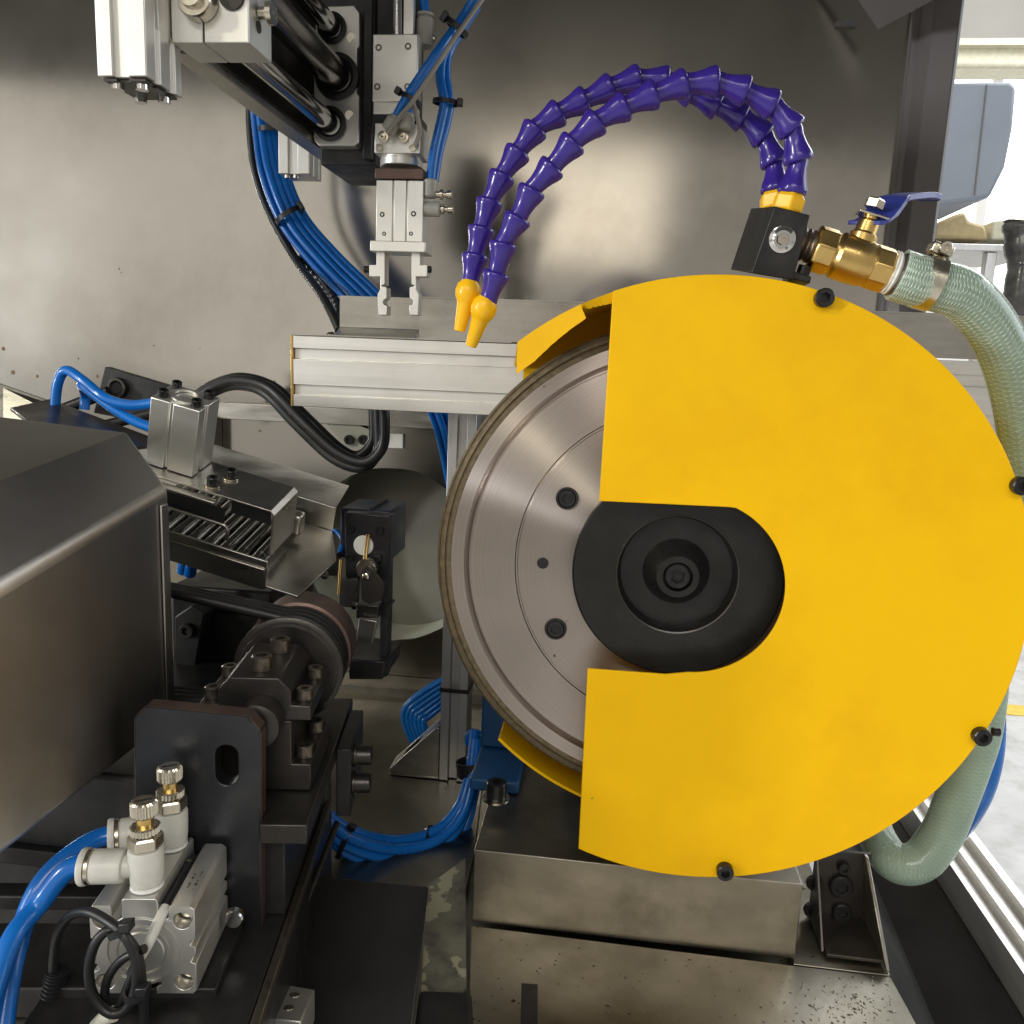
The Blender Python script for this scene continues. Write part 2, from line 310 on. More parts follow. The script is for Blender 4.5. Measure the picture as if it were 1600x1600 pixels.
# roof and right column of the cabinet
g = G(); g.prism([(wl-.4,.10,2.0),(1.0,-.62,2.0),(1.0,1.003,2.0),(wl-.4,1.003,2.0)], Z*.015); struct(obj('cabinet_roof', g, 'roof', None))
ce = P(1503, 30, .96).x; cl_ = P(1392, 330, .96).x
g = G(); cz0, cz1 = 1.02, 1.998
g.prism([(wr+.0005, YW+.003, cz0), (wr+.0005, YW-.012, cz0), (wr+.006, YW-.014, cz0), (wr+.012, .965, cz0), (ce-.004, .955, cz0), (ce, .958, cz0), (ce, .985, cz0), (ce-.004, YW+.003, cz0)], Z*(cz1-cz0))
struct(obj('cabinet_column', g, 'column', None, 30, .001))
g = G(); g.aabb((P(1310,25,.99).x, .9955, P(1310,38,.99).z), (P(1342,25,.99).x, .9995, P(1310,29,.99).z)); obj('wall_slot_plate', g, 'roof', wall)
g = G(); a = P(1375, 45, .95)
g.prism([P(1372,46,.96), P(1440,10,.90), P(1560,-60,.80), P(1300,-60,.96)], Z*.01); obj('roof_gusset', g, 'column', bpy.data.objects['cabinet_column'])
# machine bed: steel plates with open joints, trough, chipped strip, dark slide cover
bx0 = P(738, 1443, .53).x
g = G()
def flat(pts, th, z=None):                       # plate from photo points on a level plane
    return [PZ(px, py, z) for px, py in pts]
bp = flat([(736,1446),(1244,1509),(1392,1527),(1440,1620),(733,1680)], 0, BED)
seam = G()
g.prism([bp[0], bp[1], PZ(1392,1527,BED), PZ(1448,1630,BED), bp[4]], Z*-.008); o = obj('bed_plate', g, 'bed', None, 30, .0006); struct(o); bed = o
g = G(); g.prism([PZ(1240,1506,BED-.0006), PZ(1391,1524,BED-.0006), PZ(1340,1380,BED-.0006), PZ(1220,1370,BED-.0006)], Z*-.008); obj('plate', g, 'bed', bed, 30, .0006)
g = G(); g.prism([(wl,.30,.985),(.185,.30,.985),(.20,.999,.985),(wl,.999,.985)], Z*-.006); obj('under_plate', g, 'bed', bed, 30)
g = G(); g.prism([PZ(560,1160,.992), PZ(760,1172,.992), PZ(742,1330,.992), PZ(665,1680,.992), PZ(330,1680,.992), PZ(400,1160,.992)], Z*-.005); obj('rear_plate', g, 'bed', bed, 30, .0006)
g = G(); g.prism([PZ(668,1385,.995), PZ(727,1340,.995), PZ(729,1545,.995), PZ(655,1600,.995)], Z*-.004); obj('chipped_strip', g, 'paintstrip', bed, 30)
g = G(); g.box(PZ(815,1536,BED+.0015), PZ(840,1538,BED+.0015)-PZ(815,1536,BED+.0015), PZ(812,1660,BED+.0015)-PZ(815,1536,BED+.0015), Z*-.001); obj('slot_strip', g, 'black', bed)
g = G(); g.prism([PZ(655,1545,1.012), PZ(738,1548,1.012), PZ(742,1660,1.012), PZ(640,1660,1.012)], Z*-.012); obj('rubber_pad', g, 'black', bed, 30, .003)
# trough between bed and sill
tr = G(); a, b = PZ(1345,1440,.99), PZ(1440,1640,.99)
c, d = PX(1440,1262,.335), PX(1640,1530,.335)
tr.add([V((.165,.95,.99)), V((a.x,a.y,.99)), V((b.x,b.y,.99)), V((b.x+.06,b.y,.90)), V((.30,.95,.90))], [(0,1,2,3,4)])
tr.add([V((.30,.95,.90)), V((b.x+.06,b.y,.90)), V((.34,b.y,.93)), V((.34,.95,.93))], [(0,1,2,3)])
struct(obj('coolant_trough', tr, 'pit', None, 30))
# sill tracks running back on the right
z_s = PX(1470,1330,.335).z
for i, (px, py, xx, dz) in enumerate(((1470,1330,.335,0),)):
    pass
sill = thing('door_track', 'silver aluminium sliding door track with two grooves along the cabinet sill', 'track', (.36,.6,z_s-.03))
g = G()
prof = [(.335,0),(.339,0),(.339,-.008),(.352,-.008),(.352,.001),(.356,.001),(.356,-.008),(.372,-.008),(.372,.002),(.376,.002),(.376,-.03),(.335,-.03)]
g.prism([(x_, .25, z_s+z_) for x_, z_ in prof], Y*.745); obj('track', g, 'extr', sill, 30, .0004)
g = G(); g.prism([(.3765, .25, z_s-.028),(.384,.25,z_s-.028),(.384,.25,z_s-.002),(.3765,.25,z_s-.002)], Y*.745); obj('edge_strip', g, 'alu', sill, 30, .0004)
# workshop seen through the opening on the right
g = G(); g.aabb((-6,-6,-.02), (9,12,0)); struct(obj('floor', g, 'floor', None))
a = PZ(1575,1108,.004); g = G(); g.aabb((a.x-2, a.y-.06, .001), (a.x+5, a.y+.06, .004)); obj('floor_line', g, 'linepaint', bpy.data.objects['floor'])
YH = 6.0
g = G(); g.aabb((-2, YH, 0), (9, YH+.1, 6)); struct(obj('hall_wall', g, 'hallwall', None))
hw = bpy.data.objects['hall_wall']
g = G(); a, b = P(1440,118,YH-.03), P(1700,460,YH-.03); g.aabb((a.x, YH-.03, b.z), (b.x, YH-.005, a.z)); obj('window_pane', g, 'window', hw)
for px in (1462,1560,1650): 
    a = P(px,118,YH-.05); b = P(px,460,YH-.05); g = G(); g.aabb((a.x-.03,YH-.06,b.z),(a.x+.03,YH-.035,a.z)); obj('window_bar', g, 'hallwall', hw)
tag(obj('roof_girder', G().aabb((P(1440,60,4.6).x, 4.6, P(1550,105,4.6).z), (P(1750,60,4.6).x, 4.8, P(1550,57,4.6).z)), 'girder', None, 30, .02), 'cream girder crossing the bright workshop beyond the dark column', 'girder')
gd = bpy.data.objects['roof_girder']
obj('girder_flange', G().aabb((P(1440,60,4.6).x, 4.55, P(1550,76,4.6).z), (P(1750,60,4.6).x, 4.6, P(1550,70,4.6).z)), 'girder', gd)
# blue-grey machine head hanging in the bright hall
YB = 2.6
t = thing('overhead_unit', 'blue grey rounded machine housing with a vertical seam in the bright workshop', 'housing', P(1530,312,YB))
pl = [(1478,128),(1580,126),(1590,135),(1584,200),(1572,260),(1548,308),(1520,314),(1470,320),(1455,318)]
obj('shell', G().prism([P(px,py,YB) for px,py in pl], Y*.35), 'greypanel', t, 30, .012)
obj('seam', G().prism([P(1541,132,YB-.003), P(1543,132,YB-.003), P(1524,305,YB-.003), P(1522,305,YB-.003)], Y*.002), 'column', t)
obj('arm', G().aabb((P(1330,220,YB).x, YB+.1, P(1450,250,YB).z), (P(1460,220,YB).x, YB+.2, P(1450,200,YB).z)), 'greypanel', t)
obj('pillar', G().aabb((P(1330,220,YB).x-.08, YB+.08, 0), (P(1330,220,YB).x-.001, YB+.22, P(1450,190,YB).z)), 'greypanel', t)
YS = 2.9
t = thing('storage_rack', 'slim steel rack in the bright workshop behind the green hose', 'rack', PZ(1530,900,0.0))
sx0, sx1, sz = P(1440,380,YS).x, P(1640,380,YS).x, P(1530,381,YS).z
obj('shelf', G().aabb((sx0,YS,sz-.022),(sx1,YS+.4,sz)), 'postalu', t, 30, .003)
for px in (1450,1552,1630):
    x_ = P(px,400,YS).x; obj('leg', G().aabb((x_-.016,YS+.01,0),(x_+.016,YS+.045,sz-.0225)), 'postalu', t, 30, .003)
obj('shelf', G().aabb((sx0,YS,sz-.6),(sx1,YS+.4,sz-.58)), 'postalu', t, 30, .003)
g = G(); g.prism([P(px,py,YS+.05) for px,py in ((1458,372),(1462,350),(1490,336),(1508,330),(1515,345),(1540,352),(1545,374))], Y*.2)
tag(obj('folded_sack', g, 'card', None, 40, .01), 'tan folded sack lying on the slim steel rack', 'sack')
g = G(); g.prism([P(px,py,YS+.06) for px,py in ((1549,374),(1552,345),(1640,338),(1640,374))], Y*.2)
tag(obj('cardboard_sheet', g, 'girder', None, 40, .006), 'pale flat carton beside the tan sack on the rack', 'carton')
g = G(); a = P(1592,470,2.3); b = P(1592,362,2.3)
g.tube([V((a.x,a.y,0)), V((a.x+.006,a.y,.6)), a, (a+b)/2+X*.008, b, b+Z*.02], .034, 14, 8, .004, 3)
tag(obj('wrapped_roll', g, 'wrap', None, 60), 'dark roll in crinkled clear wrap standing beside the rack', 'roll')

# ================================================================== GRINDING WHEEL
WX, WZ = .0445, 1.2805
t = thing('grinding_wheel', 'large turned steel grinding wheel with brown abrasive rim behind the yellow guard', 'grinding wheel', (WX, .515, WZ-.148))
def yl(prof, n=128, closed=False): return G().lathe(prof, (WX, 0, WZ), Y, n, closed)
obj('abrasive_rim', yl([(.1386,.4995),(.1412,.4992),(.1416,.5005),(.1422,.5005),(.1426,.4992),(.1446,.4996),(.1450,.5008),(.1458,.5008),(.1462,.5002),(.1477,.502),(.1477,.527),(.1386,.529)], 160, True), 'abrasive', t, 30)
obj('disc', yl([(.0985,.5000),(.1262,.5000),(.1268,.5028),(.1276,.5028),(.1304,.4993),(.1384,.4990),(.1384,.530),(.0985,.530)], 160, True), 'disc', t, 30)
obj('inner_disc', yl([(.058,.4993),(.0964,.4993),(.0970,.5004),(.0980,.5004),(.0980,.529),(.058,.529)], 160, True), 'disc', t, 30)
hub = obj('hub', yl([(.0,.4985),(.0332,.4985),(.0337,.4980),(.0352,.4895),(.0357,.4889),(.0612,.4889),(.0624,.4901),(.0624,.531),(.0,.531)], 128), 'hub', t, 30)
obj('recess_ring', yl([(.0339,.4976),(.0354,.4890),(.0362,.4886),(.0364,.4888),(.0356,.4892),(.0341,.4978)], 128, True), 'gun', hub, 30)
obj('cone', yl([(.0200,.4984),(.0196,.4972),(.0130,.4842),(.0124,.4836),(.0088,.4836),(.0088,.490),(.0,.490)], 96), 'hub', hub, 30)
screw(hub, (WX,.4895,WZ), -Y, .0078, .0052, 'screw', 'screw')
for px, py, r in ((886,779,.0066),(868,983,.0066)):
    p = P(px,py,.4985)
    obj('screw_seat', G().lathe([(r*.86,0),(r,0),(r*1.05,.0006),(r*1.05,.0014),(r*.86,.0014)], p-Y*.0006, Y, 32, True), 'black', t, 30)
    s = screw(t, p+Y*.0012, -Y, r*.85, .0019, 'screw')
p = P(848,880,.499); obj('pin_hole', G().lathe([(.0028,0),(.0034,0),(.0036,.0005),(.0036,.001),(.0028,.001)], p-Y*.0003, Y, 24, True), 'screw', t, 30)
obj('hole_shade', G().cyl(p-Y*.0002, p+Y*.0004, .0029), 'rubber', t)  # dark disc standing in for the shade inside the hole
obj('spindle', G().cyl((WX,.5315,WZ),(WX,.60,WZ),.03,n=32), 'black', t)

# ================================================================== WHEEL GUARD
CX, CZ, RG = .0567, 1.2745, .1770
t = thing('wheel_guard', 'bright yellow enamel wheel guard with a keyhole cut-out around the hub', 'guard', (CX, .51, CZ-RG))
YG = .47
a1 = ang(P(957,453,YG), CX, CZ); a2 = ang(P(902,1330,YG), CX, CZ)
if a2 < 0: a2 += 2*math.pi
pts = arc2(CX, CZ, RG, a1, a2-2*math.pi, 110, YG)          # clockwise over the right side
pts += [P(918,1045,YG), P(1040,1054,YG)]
hx, hz, hr = .0522, 1.2785, .0512
b1 = ang(P(1075,1056,YG), hx, hz); b2 = ang(P(1095,791,YG), hx, hz)
la, lb = P(936,783,YG), P(1095,790.5,YG)
for q in arc2(hx, hz, hr, b1, b2, 40, YG): pts.append(V((q.x, YG, min(q.z, la.z+(lb.z-la.z)*(q.x-la.x)/(lb.x-la.x)) if q.z > hz else q.z)))
pts += [P(936,783,YG)]
obj('front_plate', G().prism(pts, Y*.002), 'yellow', t, 25, .0005)
at, ab = ang(P(799,522,YG), CX, CZ), ang(P(768,1152,.55), CX, CZ)
if ab > 0: ab -= 2*math.pi
def band(r0, r1, y0, y1, s, e, n=120):
    g = G(); vs = []
    for i in range(n+1):
        th = s+(e-s)*i/n
        for r, y in ((r0,y0),(r1,y0),(r1,y1),(r0,y1)): vs.append(V((CX+r*math.cos(th), y, CZ+r*math.sin(th))))
    fs = [(i*4+k, i*4+(k+1)%4, i*4+4+(k+1)%4, i*4+4+k) for i in range(n) for k in range(4)]
    return g.add(vs, fs+[(3,2,1,0), (4*n,4*n+1,4*n+2,4*n+3)])
at2 = math.acos((P(795,600,.556).x-CX)/RG); a2n = a2-2*math.pi
g = band(RG-.0022, RG-.0002, YG+.0022, .58, at, a2n)
for q in range(4): pass
g.v[2] = V((CX+(RG-.0002)*math.cos(at2), .58, CZ+(RG-.0002)*math.sin(at2))); g.v[3] = V((CX+(RG-.0022)*math.cos(at2), .58, CZ+(RG-.0022)*math.sin(at2)))
obj('rim_band', g, 'yellow', t, 30)
obj('rim_band', band(RG-.0022, RG-.0002, .532, .58, a2n-.0005, ab), 'yellow', t, 30)
xs_ = CX+RG*math.cos(ab)
bpts = arc2(CX, CZ, RG-.0004, at2-.05, ab+.03, 110, .5805)
obj('back_plate', G().prism(bpts, Y*.002), 'yellow', t, 25)
# torn front lip left of the plate: two pieces with a ragged gap
tear = ang(P(905,478,YG), CX, CZ)
def lip(s, e, w0, w1, y, jag=0, n=24):
    g = G(); top = []; bot = []
    for i in range(n+1):
        th = s+(e-s)*i/n; wd = w0+(w1-w0)*i/n+(random.uniform(-1,1)*jag)
        yy = y+random.uniform(-1,1)*jag*.6
        top.append(V((CX+(RG-.0003)*math.cos(th), YG+.0002, CZ+(RG-.0003)*math.sin(th)))); bot.append(V((CX+(RG-wd)*math.cos(th), yy, CZ+(RG-wd)*math.sin(th))))
    vs = top+bot+[q+Y*.0015 for q in top+bot]; m_ = n+1; fs = []
    for i in range(n):
        fs += [(i,i+1,m_+i+1,m_+i),(2*m_+i,3*m_+i,3*m_+i+1,2*m_+i+1),(i,2*m_+i,2*m_+i+1,i+1),(m_+i,m_+i+1,3*m_+i+1,3*m_+i)]
    fs += [(0,m_,3*m_,2*m_),(n,2*m_+n,3*m_+n,m_+n)]
    if w0 > .01:                                 # the cut end of the lip is upright
        for i in (m_, 3*m_):
            vs[i] = V((vs[0].x+.0005, vs[i].y, vs[0].z-.0175))
        for j in range(1,5):
            for i in (m_+j, 3*m_+j): vs[i].x = max(vs[i].x, vs[0].x+.001*j)
    return g.add(vs, fs)
obj('torn_lip', lip(at, tear-.005, .0150, .0085, YG-.002, .00013), 'yellow', t, 50)
obj('torn_lip', lip(tear-.012, a1+.002, .0035, .0062, YG+.003, .0003), 'yellow', t, 50)
for px, py in ((1286,466),(1592,758),(1531,1148),(1132,1358)):
    screw(t, P(px,py,YG-.0002), -Y, .0050, .0052)
p = P(1556,1143,.5); screw(t, P(1551,1143,.50), X, .0026, .004)

# ================================================================== COOLANT MANIFOLD on the guard
f0, f1, f2, f3 = P(1174,427,.482), P(1240,438,.482), P(1266,336,.478), P(1210,322,.478)
dv = ray(800,360).normalized()*.046
t = thing('coolant_manifold', 'black tilted coolant manifold block on top of the yellow guard', 'manifold', (f0+f1)/2+dv/2)
g = G(); g.hexa([f0, f1, f1+dv, f0+dv, f3, f2, f2+dv, f3+dv]); man = obj('block', g, 'black', t, 30, .0006)
nrm = (f1-f0).cross(f3-f0).normalized(); nrm = nrm if nrm.y < 0 else -nrm
pc = P(1222,374,.480)
pc = f0+(f1-f0)*((pc-f0).dot(f1-f0)/(f1-f0).length_squared)+(f3-f0)*.52
obj('plug', G().lathe([(.0,.0004),(.0034,.0004),(.0034,.0022),(.0046,.0022),(.0062,.0012),(.0070,.0009),(.0071,-.001)], P(1222,374,.4795)-nrm*.0, nrm, 40), 'chrome', t, 25)
obj('plug_screw', G().lathe([(.0,.0004),(.0012,.0004),(.0013,.0016),(.0030,.0016),(.0030,0)], P(1222,374,.4795)+nrm*.0022, nrm, 6), 'nickel', t, 25)
g = G(); e0 = P(1238,436,.484); g.hexa([e0, P(1266,443,.484), P(1268,443,.484)+Y*.03, e0+Y*.03, P(1240,424,.484), P(1268,432,.484), P(1268,432,.484)+Y*.03, P(1240,424,.484)+Y*.03]); obj('foot', g, 'black', t, 30, .0006)
upm = (f3-f0).normalized(); screw(t, P(1254,428,.487), upm, .0036, .0045)

# ================================================================== BALL VALVE
ax0, ax1 = P(1250,380,.492), P(1398,428,.492); va = (ax1-ax0).normalized()
def va_(px): return ax0+va*((px-1250)/148*(ax1-ax0).length)
t = thing('ball_valve', 'brass ball valve with blue lever handle beside the black manifold', 'valve', va_(1330)-Z*.014)
vu = va.cross(Y); vu = vu if vu.z > 0 else -vu

L_ = lambda px: (px-1250)/148*(ax1-ax0).length
obj('nipple', G().lathe([(.0085,L_(1246)),(.0090,L_(1250)),(.0078,L_(1254)),(.0090,L_(1258)),(.0080,L_(1262)),(.0090,L_(1266)),(.0085,L_(1274))], ax0, va, 28), 'oldbrass', t, 40)
body = obj('body', G().lathe([(.0095,L_(1268)),(.0120,L_(1270)),(.0126,L_(1274)),(.0126,L_(1296)),(.0122,L_(1300)),(.0100,L_(1302))], ax0, va, 8), 'brass', t, 20, .0008)
obj('barrel', G().lathe([(.0112,L_(1299)),(.0112,L_(1303)),(.0125,L_(1308)),(.0128,L_(1330)),(.0125,L_(1350)),(.0118,L_(1354)),(.0118,L_(1358))], ax0, va, 40), 'brass', t, 30)
obj('end_hex', G().lathe([(.0112,L_(1357)),(.0122,L_(1359)),(.0122,L_(1384)),(.0116,L_(1388)),(.009,L_(1389))], ax0, va, 8), 'brass', t, 20, .0008)
obj('thread_tape', G().lathe([(.0100,L_(1387)),(.0118,L_(1389)),(.0112,L_(1392)),(.0119,L_(1394)),(.0108,L_(1398)),(.0095,L_(1400))], ax0, va, 24), 'tape', t, 60)
obj('hose_barb', G().lathe([(.0095,L_(1398)),(.0128,L_(1399)),(.0128,L_(1410)),(.0098,L_(1412)),(.0098,L_(1440))], ax0, va, 6), 'oldbrass', t, 20, .0008)
sb = va_(1334)+vu*.010
obj('stem', G().lathe([(.0075,0),(.0075,.004),(.0058,.0055),(.0056,.0110),(.0044,.0125),(.0044,.0145)], sb, vu, 24), 'brass', t, 30)
obj('stem_nut', G().lathe([(.0052,.0185),(.0052,.0225),(.0040,.0235)], sb-va*.0008, vu, 6), 'nickel', t, 20)
# lever: bent strip made from a path
hb = sb+vu*.0148
path = [P(*q) for q in ((1350,348,.490),(1358,347,.492),(1366,343,.494),(1378,332,.499),(1391,315,.506),(1402,309,.511),(1422,306,.520),(1440,305,.529),(1449,307,.533),(1453,311,.535))]
wv = V((.77,-.64,-.1)).normalized()
cc = catmull(path, 5); g = G(); vs = []
for i, p in enumerate(cc):
    tt = (cc[min(i+1,len(cc)-1)]-cc[max(i-1,0)]).normalized(); nn = tt.cross(wv).normalized(); wd = .0092 if i < 20 else max(.0072,.0092-(i-20)*.0004)
    th_ = .0016 if i > 13 else .0011
    wd *= (1,.93,.78,.5)[max(0,i-len(cc)+4)]
    for a, b in ((-1,-1),(1,-1),(1,1),(-1,1)): vs.append(p+wv*wd*a+nn*th_*b)
q = len(cc); fs = [(i*4+k,i*4+(k+1)%4,i*4+4+(k+1)%4,i*4+4+k) for i in range(q-1) for k in range(4)]+[(3,2,1,0),(4*q-4,4*q-3,4*q-2,4*q-1)]
obj('lever', g.add(vs, fs), 'lever', t, 40, .0007)
obj('lever_plate', G().cbox(hb-vu*.0005, va*.016, Y*.012, vu*.0012), 'nickel', t, 30, .0003)

# ================================================================== BRAIDED HOSES
def braided(name, label, pts, r, turns, core='hosein', strands=9, rb=.985):
    c = catmull(pts, 10); t = thing(name, label, 'hose', min(c, key=lambda q: q.z))
    obj('core', G().tube(c, r*.80, 20, 1), core, t, 60)
    obj('jacket', G().tube(c, r, 24, 1), 'hose', t, 60)
    g = G(); fine = catmull(pts, 26); m_ = len(fine)
    T = (fine[1]-fine[0]).normalized(); _, u, _v = ortho(T); fr = []
    for i, p in enumerate(fine):
        t2 = (fine[min(i+1,m_-1)]-fine[max(i-1,0)]).normalized(); u = T.rotation_difference(t2) @ u; u = (u-t2*u.dot(t2)).normalized(); T = t2; fr.append((p,u.copy(),T.cross(u)))
    for sgn in (1,-1):
        for s in range(strands):
            ph = 2*math.pi*s/strands
            g.tube([p+(u*math.cos(ph+sgn*turns*2*math.pi*i/m_)+v_*math.sin(ph+sgn*turns*2*math.pi*i/m_))*r*rb for i,(p,u,v_) in enumerate(fr)], .00026, 4, 1)
    b = obj('braid', g, 'braid', t, 60); b['kind'] = 'stuff'
    return t
hp = [va_(1402), va_(1425), P(1462,446,.495), P(1505,462,.50), P(1545,505,.512), P(1572,560,.525), P(1590,630,.54), P(1600,710,.555), P(1602,800,.57), P(1580,900,.60)]
t = braided('coolant_hose', 'clear green braided hose clamped to the brass valve and arching right', hp, .0138, 9)
hd = (P(1450,440,.494)-P(1430,434,.494)).normalized(); hcn = P(1449,441,.4945)
obj('hose_clamp', G().lathe([(.0142,-.0045),(.0151,-.0045),(.0151,.0045),(.0142,.0045)], hcn, hd, 40, True), 'nickel', t, 30)
cu = hd.cross(Y); cu = cu if cu.z > 0 else -cu
obj('clamp_housing', G().cbox(hcn+cu*.0178, hd*.012, Y*.010, cu*.006), 'nickel', t, 30, .0012)
screw(t, hcn+cu*.018-Y*.005, -Y, .0034, .004, 'nickel')
hp = [P(*q) for q in ((1545,1030,.64),(1540,1090,.625),(1530,1148,.61),(1513,1200,.605),(1494,1250,.60),(1472,1302,.595),(1442,1342,.59),(1412,1351,.59),(1388,1338,.60),(1370,1308,.64),(1358,1270,.70),(1340,1220,.78))]
braided('drain_hose', 'milky green drain hose curving into the dark trough below the guard', hp, .0145, 10, rb=.976)
g = G(); g.tube([P(1545,1060,.67), P(1550,1130,.66), P(1546,1185,.66), P(1532,1235,.66), P(1508,1278,.67), P(1478,1315,.70)], .010, 14, 8)
tag(obj('air_tube', g, 'blue', None, 60), 'single blue tube hanging behind the milky drain hose', 'tube')

# ================================================================== SEGMENTED COOLANT NOZZLE HOSES
def zc(x, y): return (700+x/2.6667, 80+y/2.6667)
pr = G().lathe([(.0046,.0),(.0068,.0),(.0078,.0008),(.0080,.0020),(.0074,.0045),(.0062,.0078),(.0055,.0108),(.0051,.0135),(.0052,.0168),(.0044,.0195)], (0,0,0), Z, 28)
seg_me = bpy.data.meshes.new('segment'); seg_me.from_pydata([tuple(q) for q in pr.v], [], pr.f); seg_me.update(); finish(seg_me, 55); seg_me.materials.append(K['purple'])
nz = G().lathe([(.0,-.0068),(.0045,-.0062),(.0070,-.003),(.0076,.0005),(.0070,.004),(.0054,.0068),(.0050,.0078),(.0034,.0225),(.0031,.0235),(.0022,.0235),(.0022,.02),(.0,.02)], (0,0,0), Z, 28)
noz_me = bpy.data.meshes.new('nozzle'); noz_me.from_pydata([tuple(q) for q in nz.v], [], nz.f); noz_me.update(); finish(noz_me, 40); noz_me.materials.append(K['nozzle'])
def place(name, me, parent, p, d):
    o = bpy.data.objects.new(name, me); COL.objects.link(o); o.parent = parent; o.location = p-ORG[parent.name]
    o.rotation_mode = 'QUATERNION'; o.rotation_quaternion = V(d).to_track_quat('Z','Y'); return o
def locline(label, pix, tip, nxt, base, pitch):
    pts = [P(*zc(x,y), d) for x,y,d in pix]; c = catmull(pts, 14)
    t = thing('segmented_hose', label, 'coolant hose', base)
    ln = [0]
    for i in range(1,len(c)): ln.append(ln[-1]+(c[i]-c[i-1]).length)
    nseg = round(ln[-1]/pitch); stp = ln[-1]/nseg
    def at_(s):
        for i in range(1,len(c)):
            if ln[i] >= s: return c[i-1].lerp(c[i], (s-ln[i-1])/max(1e-9, ln[i]-ln[i-1]))
        return c[-1]
    for k in range(nseg):
        a, b = at_(k*stp), at_(min((k+1)*stp, ln[-1])); d = (b-a).normalized()
        place('segment', seg_me, t, a-d*.0005, d)
    e = c[-1]; place('nozzle', noz_me, t, P(*zc(*tip[:2]), tip[2]), (P(*zc(*nxt[:2]), nxt[2])-P(*zc(*tip[:2]), tip[2])))
    d0 = (c[1]-c[0]).normalized()
    obj('hose_nut', G().lathe([(.0074,-.0105),(.0088,-.0095),(.0088,-.0030),(.0080,-.0020),(.0052,.002)], c[0], d0, 6), 'nozzle', t, 20, .0008)
    return t
locline('violet segmented coolant hose whose yellow nozzle sits highest of the pair',
    [(1362,588,.505),(1362,540,.506),(1358,440,.507),(1315,352,.508),(1238,282,.508),(1150,238,.508),(1060,200,.507),(950,140,.506),(850,112,.505),(730,128,.504),(610,185,.503),(500,238,.502),(395,292,.501),(318,385,.50),(250,482,.499),(192,580,.498),(156,690,.497),(126,795,.496),(105,900,.495),(92,965,.494)],
    (85,1000,.493),(48,1165,.492), P(1205,318,.505), .0160)
locline('violet segmented coolant hose whose yellow nozzle hangs lower and nearer the wheel',
    [(1432,592,.487),(1450,530,.487),(1460,420,.486),(1425,305,.485),(1345,218,.484),(1245,170,.482),(1130,128,.481),(1000,132,.480),(880,172,.479),(740,228,.479),(620,292,.479),(520,382,.479),(435,482,.480),(355,570,.481),(300,680,.482),(240,775,.483),(212,885,.484),(188,985,.485),(168,1040,.486)],
    (150,1068,.486),(105,1200,.489), P(1235,320,.487), .0160)

# ================================================================== SPINDLE MOTOR AND ITS BASE
tx0, tx1 = P(741,1324,.53).x, P(1255,1384,.53).x
t = thing('motor_base', 'stained ground steel base block under the yellow guard', 'base block', ((tx0+tx1)/2, .68, BED))
obj('block', G().aabb((tx0,.53,BED+.0005),(tx1,.86,1.062)), 'block', t, 30, .0008)
obj('end_sheet', G().prism([(tx1+.0005,.53,1.060),(tx1+.002,.53,1.060),(tx1+.012,.60,BED+.0005),(tx1+.0105,.60,BED+.0005)], Y*.05), 'steelsheet', t)
mx = P(748,1200,.66).x
t = thing('spindle_motor', 'blue painted spindle motor with bolted foot behind the guard', 'motor', (WX, .75, 1.0625))
obj('foot', G().aabb((mx,.61,1.0625),(P(812,1230,.62).x,.72,1.073)), 'motor', t, 30, .002)
obj('foot_web', G().prism([(mx,.665,1.0735),(P(812,1200,.66).x,.665,1.0735),(P(812,1130,.66).x,.665,1.16),(mx,.665,1.16)], Y*.03), 'motor', t, 30, .002)
obj('body', G().lathe([(.03,.601),(.075,.601),(.082,.607),(.082,.84),(.07,.86),(.0,.86)], (WX,0,WZ), Y, 48), 'motor', t, 30)
obj('cradle', G().aabb((WX-.07,.68,1.0625),(WX+.08,.84,1.21)), 'motor', t, 30, .002)
p = PZ(775,1248,1.0735)
obj('washer', G().lathe([(.004,0),(.0105,0),(.0105,.0015),(.004,.0015)], p, Z, 32, True), 'nickel', t, 30)
screw(t, p+Z*.0016, Z, .0078, .0125)
# folded bracket right of the base
t = thing('angle_bracket', 'folded steel bracket with bolt holes right of the base block', 'bracket', P(1305,1470,.56))
a, b, c, d = P(1262,1340,.575), P(1345,1338,.575), P(1352,1470,.55), P(1262,1452,.55)
zb = BED
A = V((P(1262,1445,.58).x,.58,zb+.0012)); B_ = V((P(1348,1452,.58).x,.58,zb+.0012))
top = P(1345,1336,.58).z
obj('back', G().box(A, B_-A, Y*.003, Z*(top-zb)), 'gun', t, 30, .0006)
obj('flange', G().prism([B_, B_+V((0,-.052,0)), B_+V((-.003,-.050,.012)), B_+V((-.006,-.004,top-zb)), B_+V((-.006,.0,top-zb))], X*.0025), 'steelsheet', t, 30, .0005)
obj('foot', G().box(A+V((.002,-.045,0)), B_-A-X*.002, Y*.045, Z*.0025), 'gun', t, 30, .0005)
obj('side_flange', G().prism([A+V((-.0005,0,0)), A+V((-.0005,-.040,0)), A+V((-.0005,-.002,.05)), A+V((-.0005,0,.05))], X*.002), 'gun', t, 30, .0004)
for px, py, r in ((1318,1356,.0042),(1272,1378,.006),(1314,1384,.0085),(1268,1420,.006),(1315,1424,.007)):
    screw(t, P(px,py,.579), -Y, r, .003, 'black')

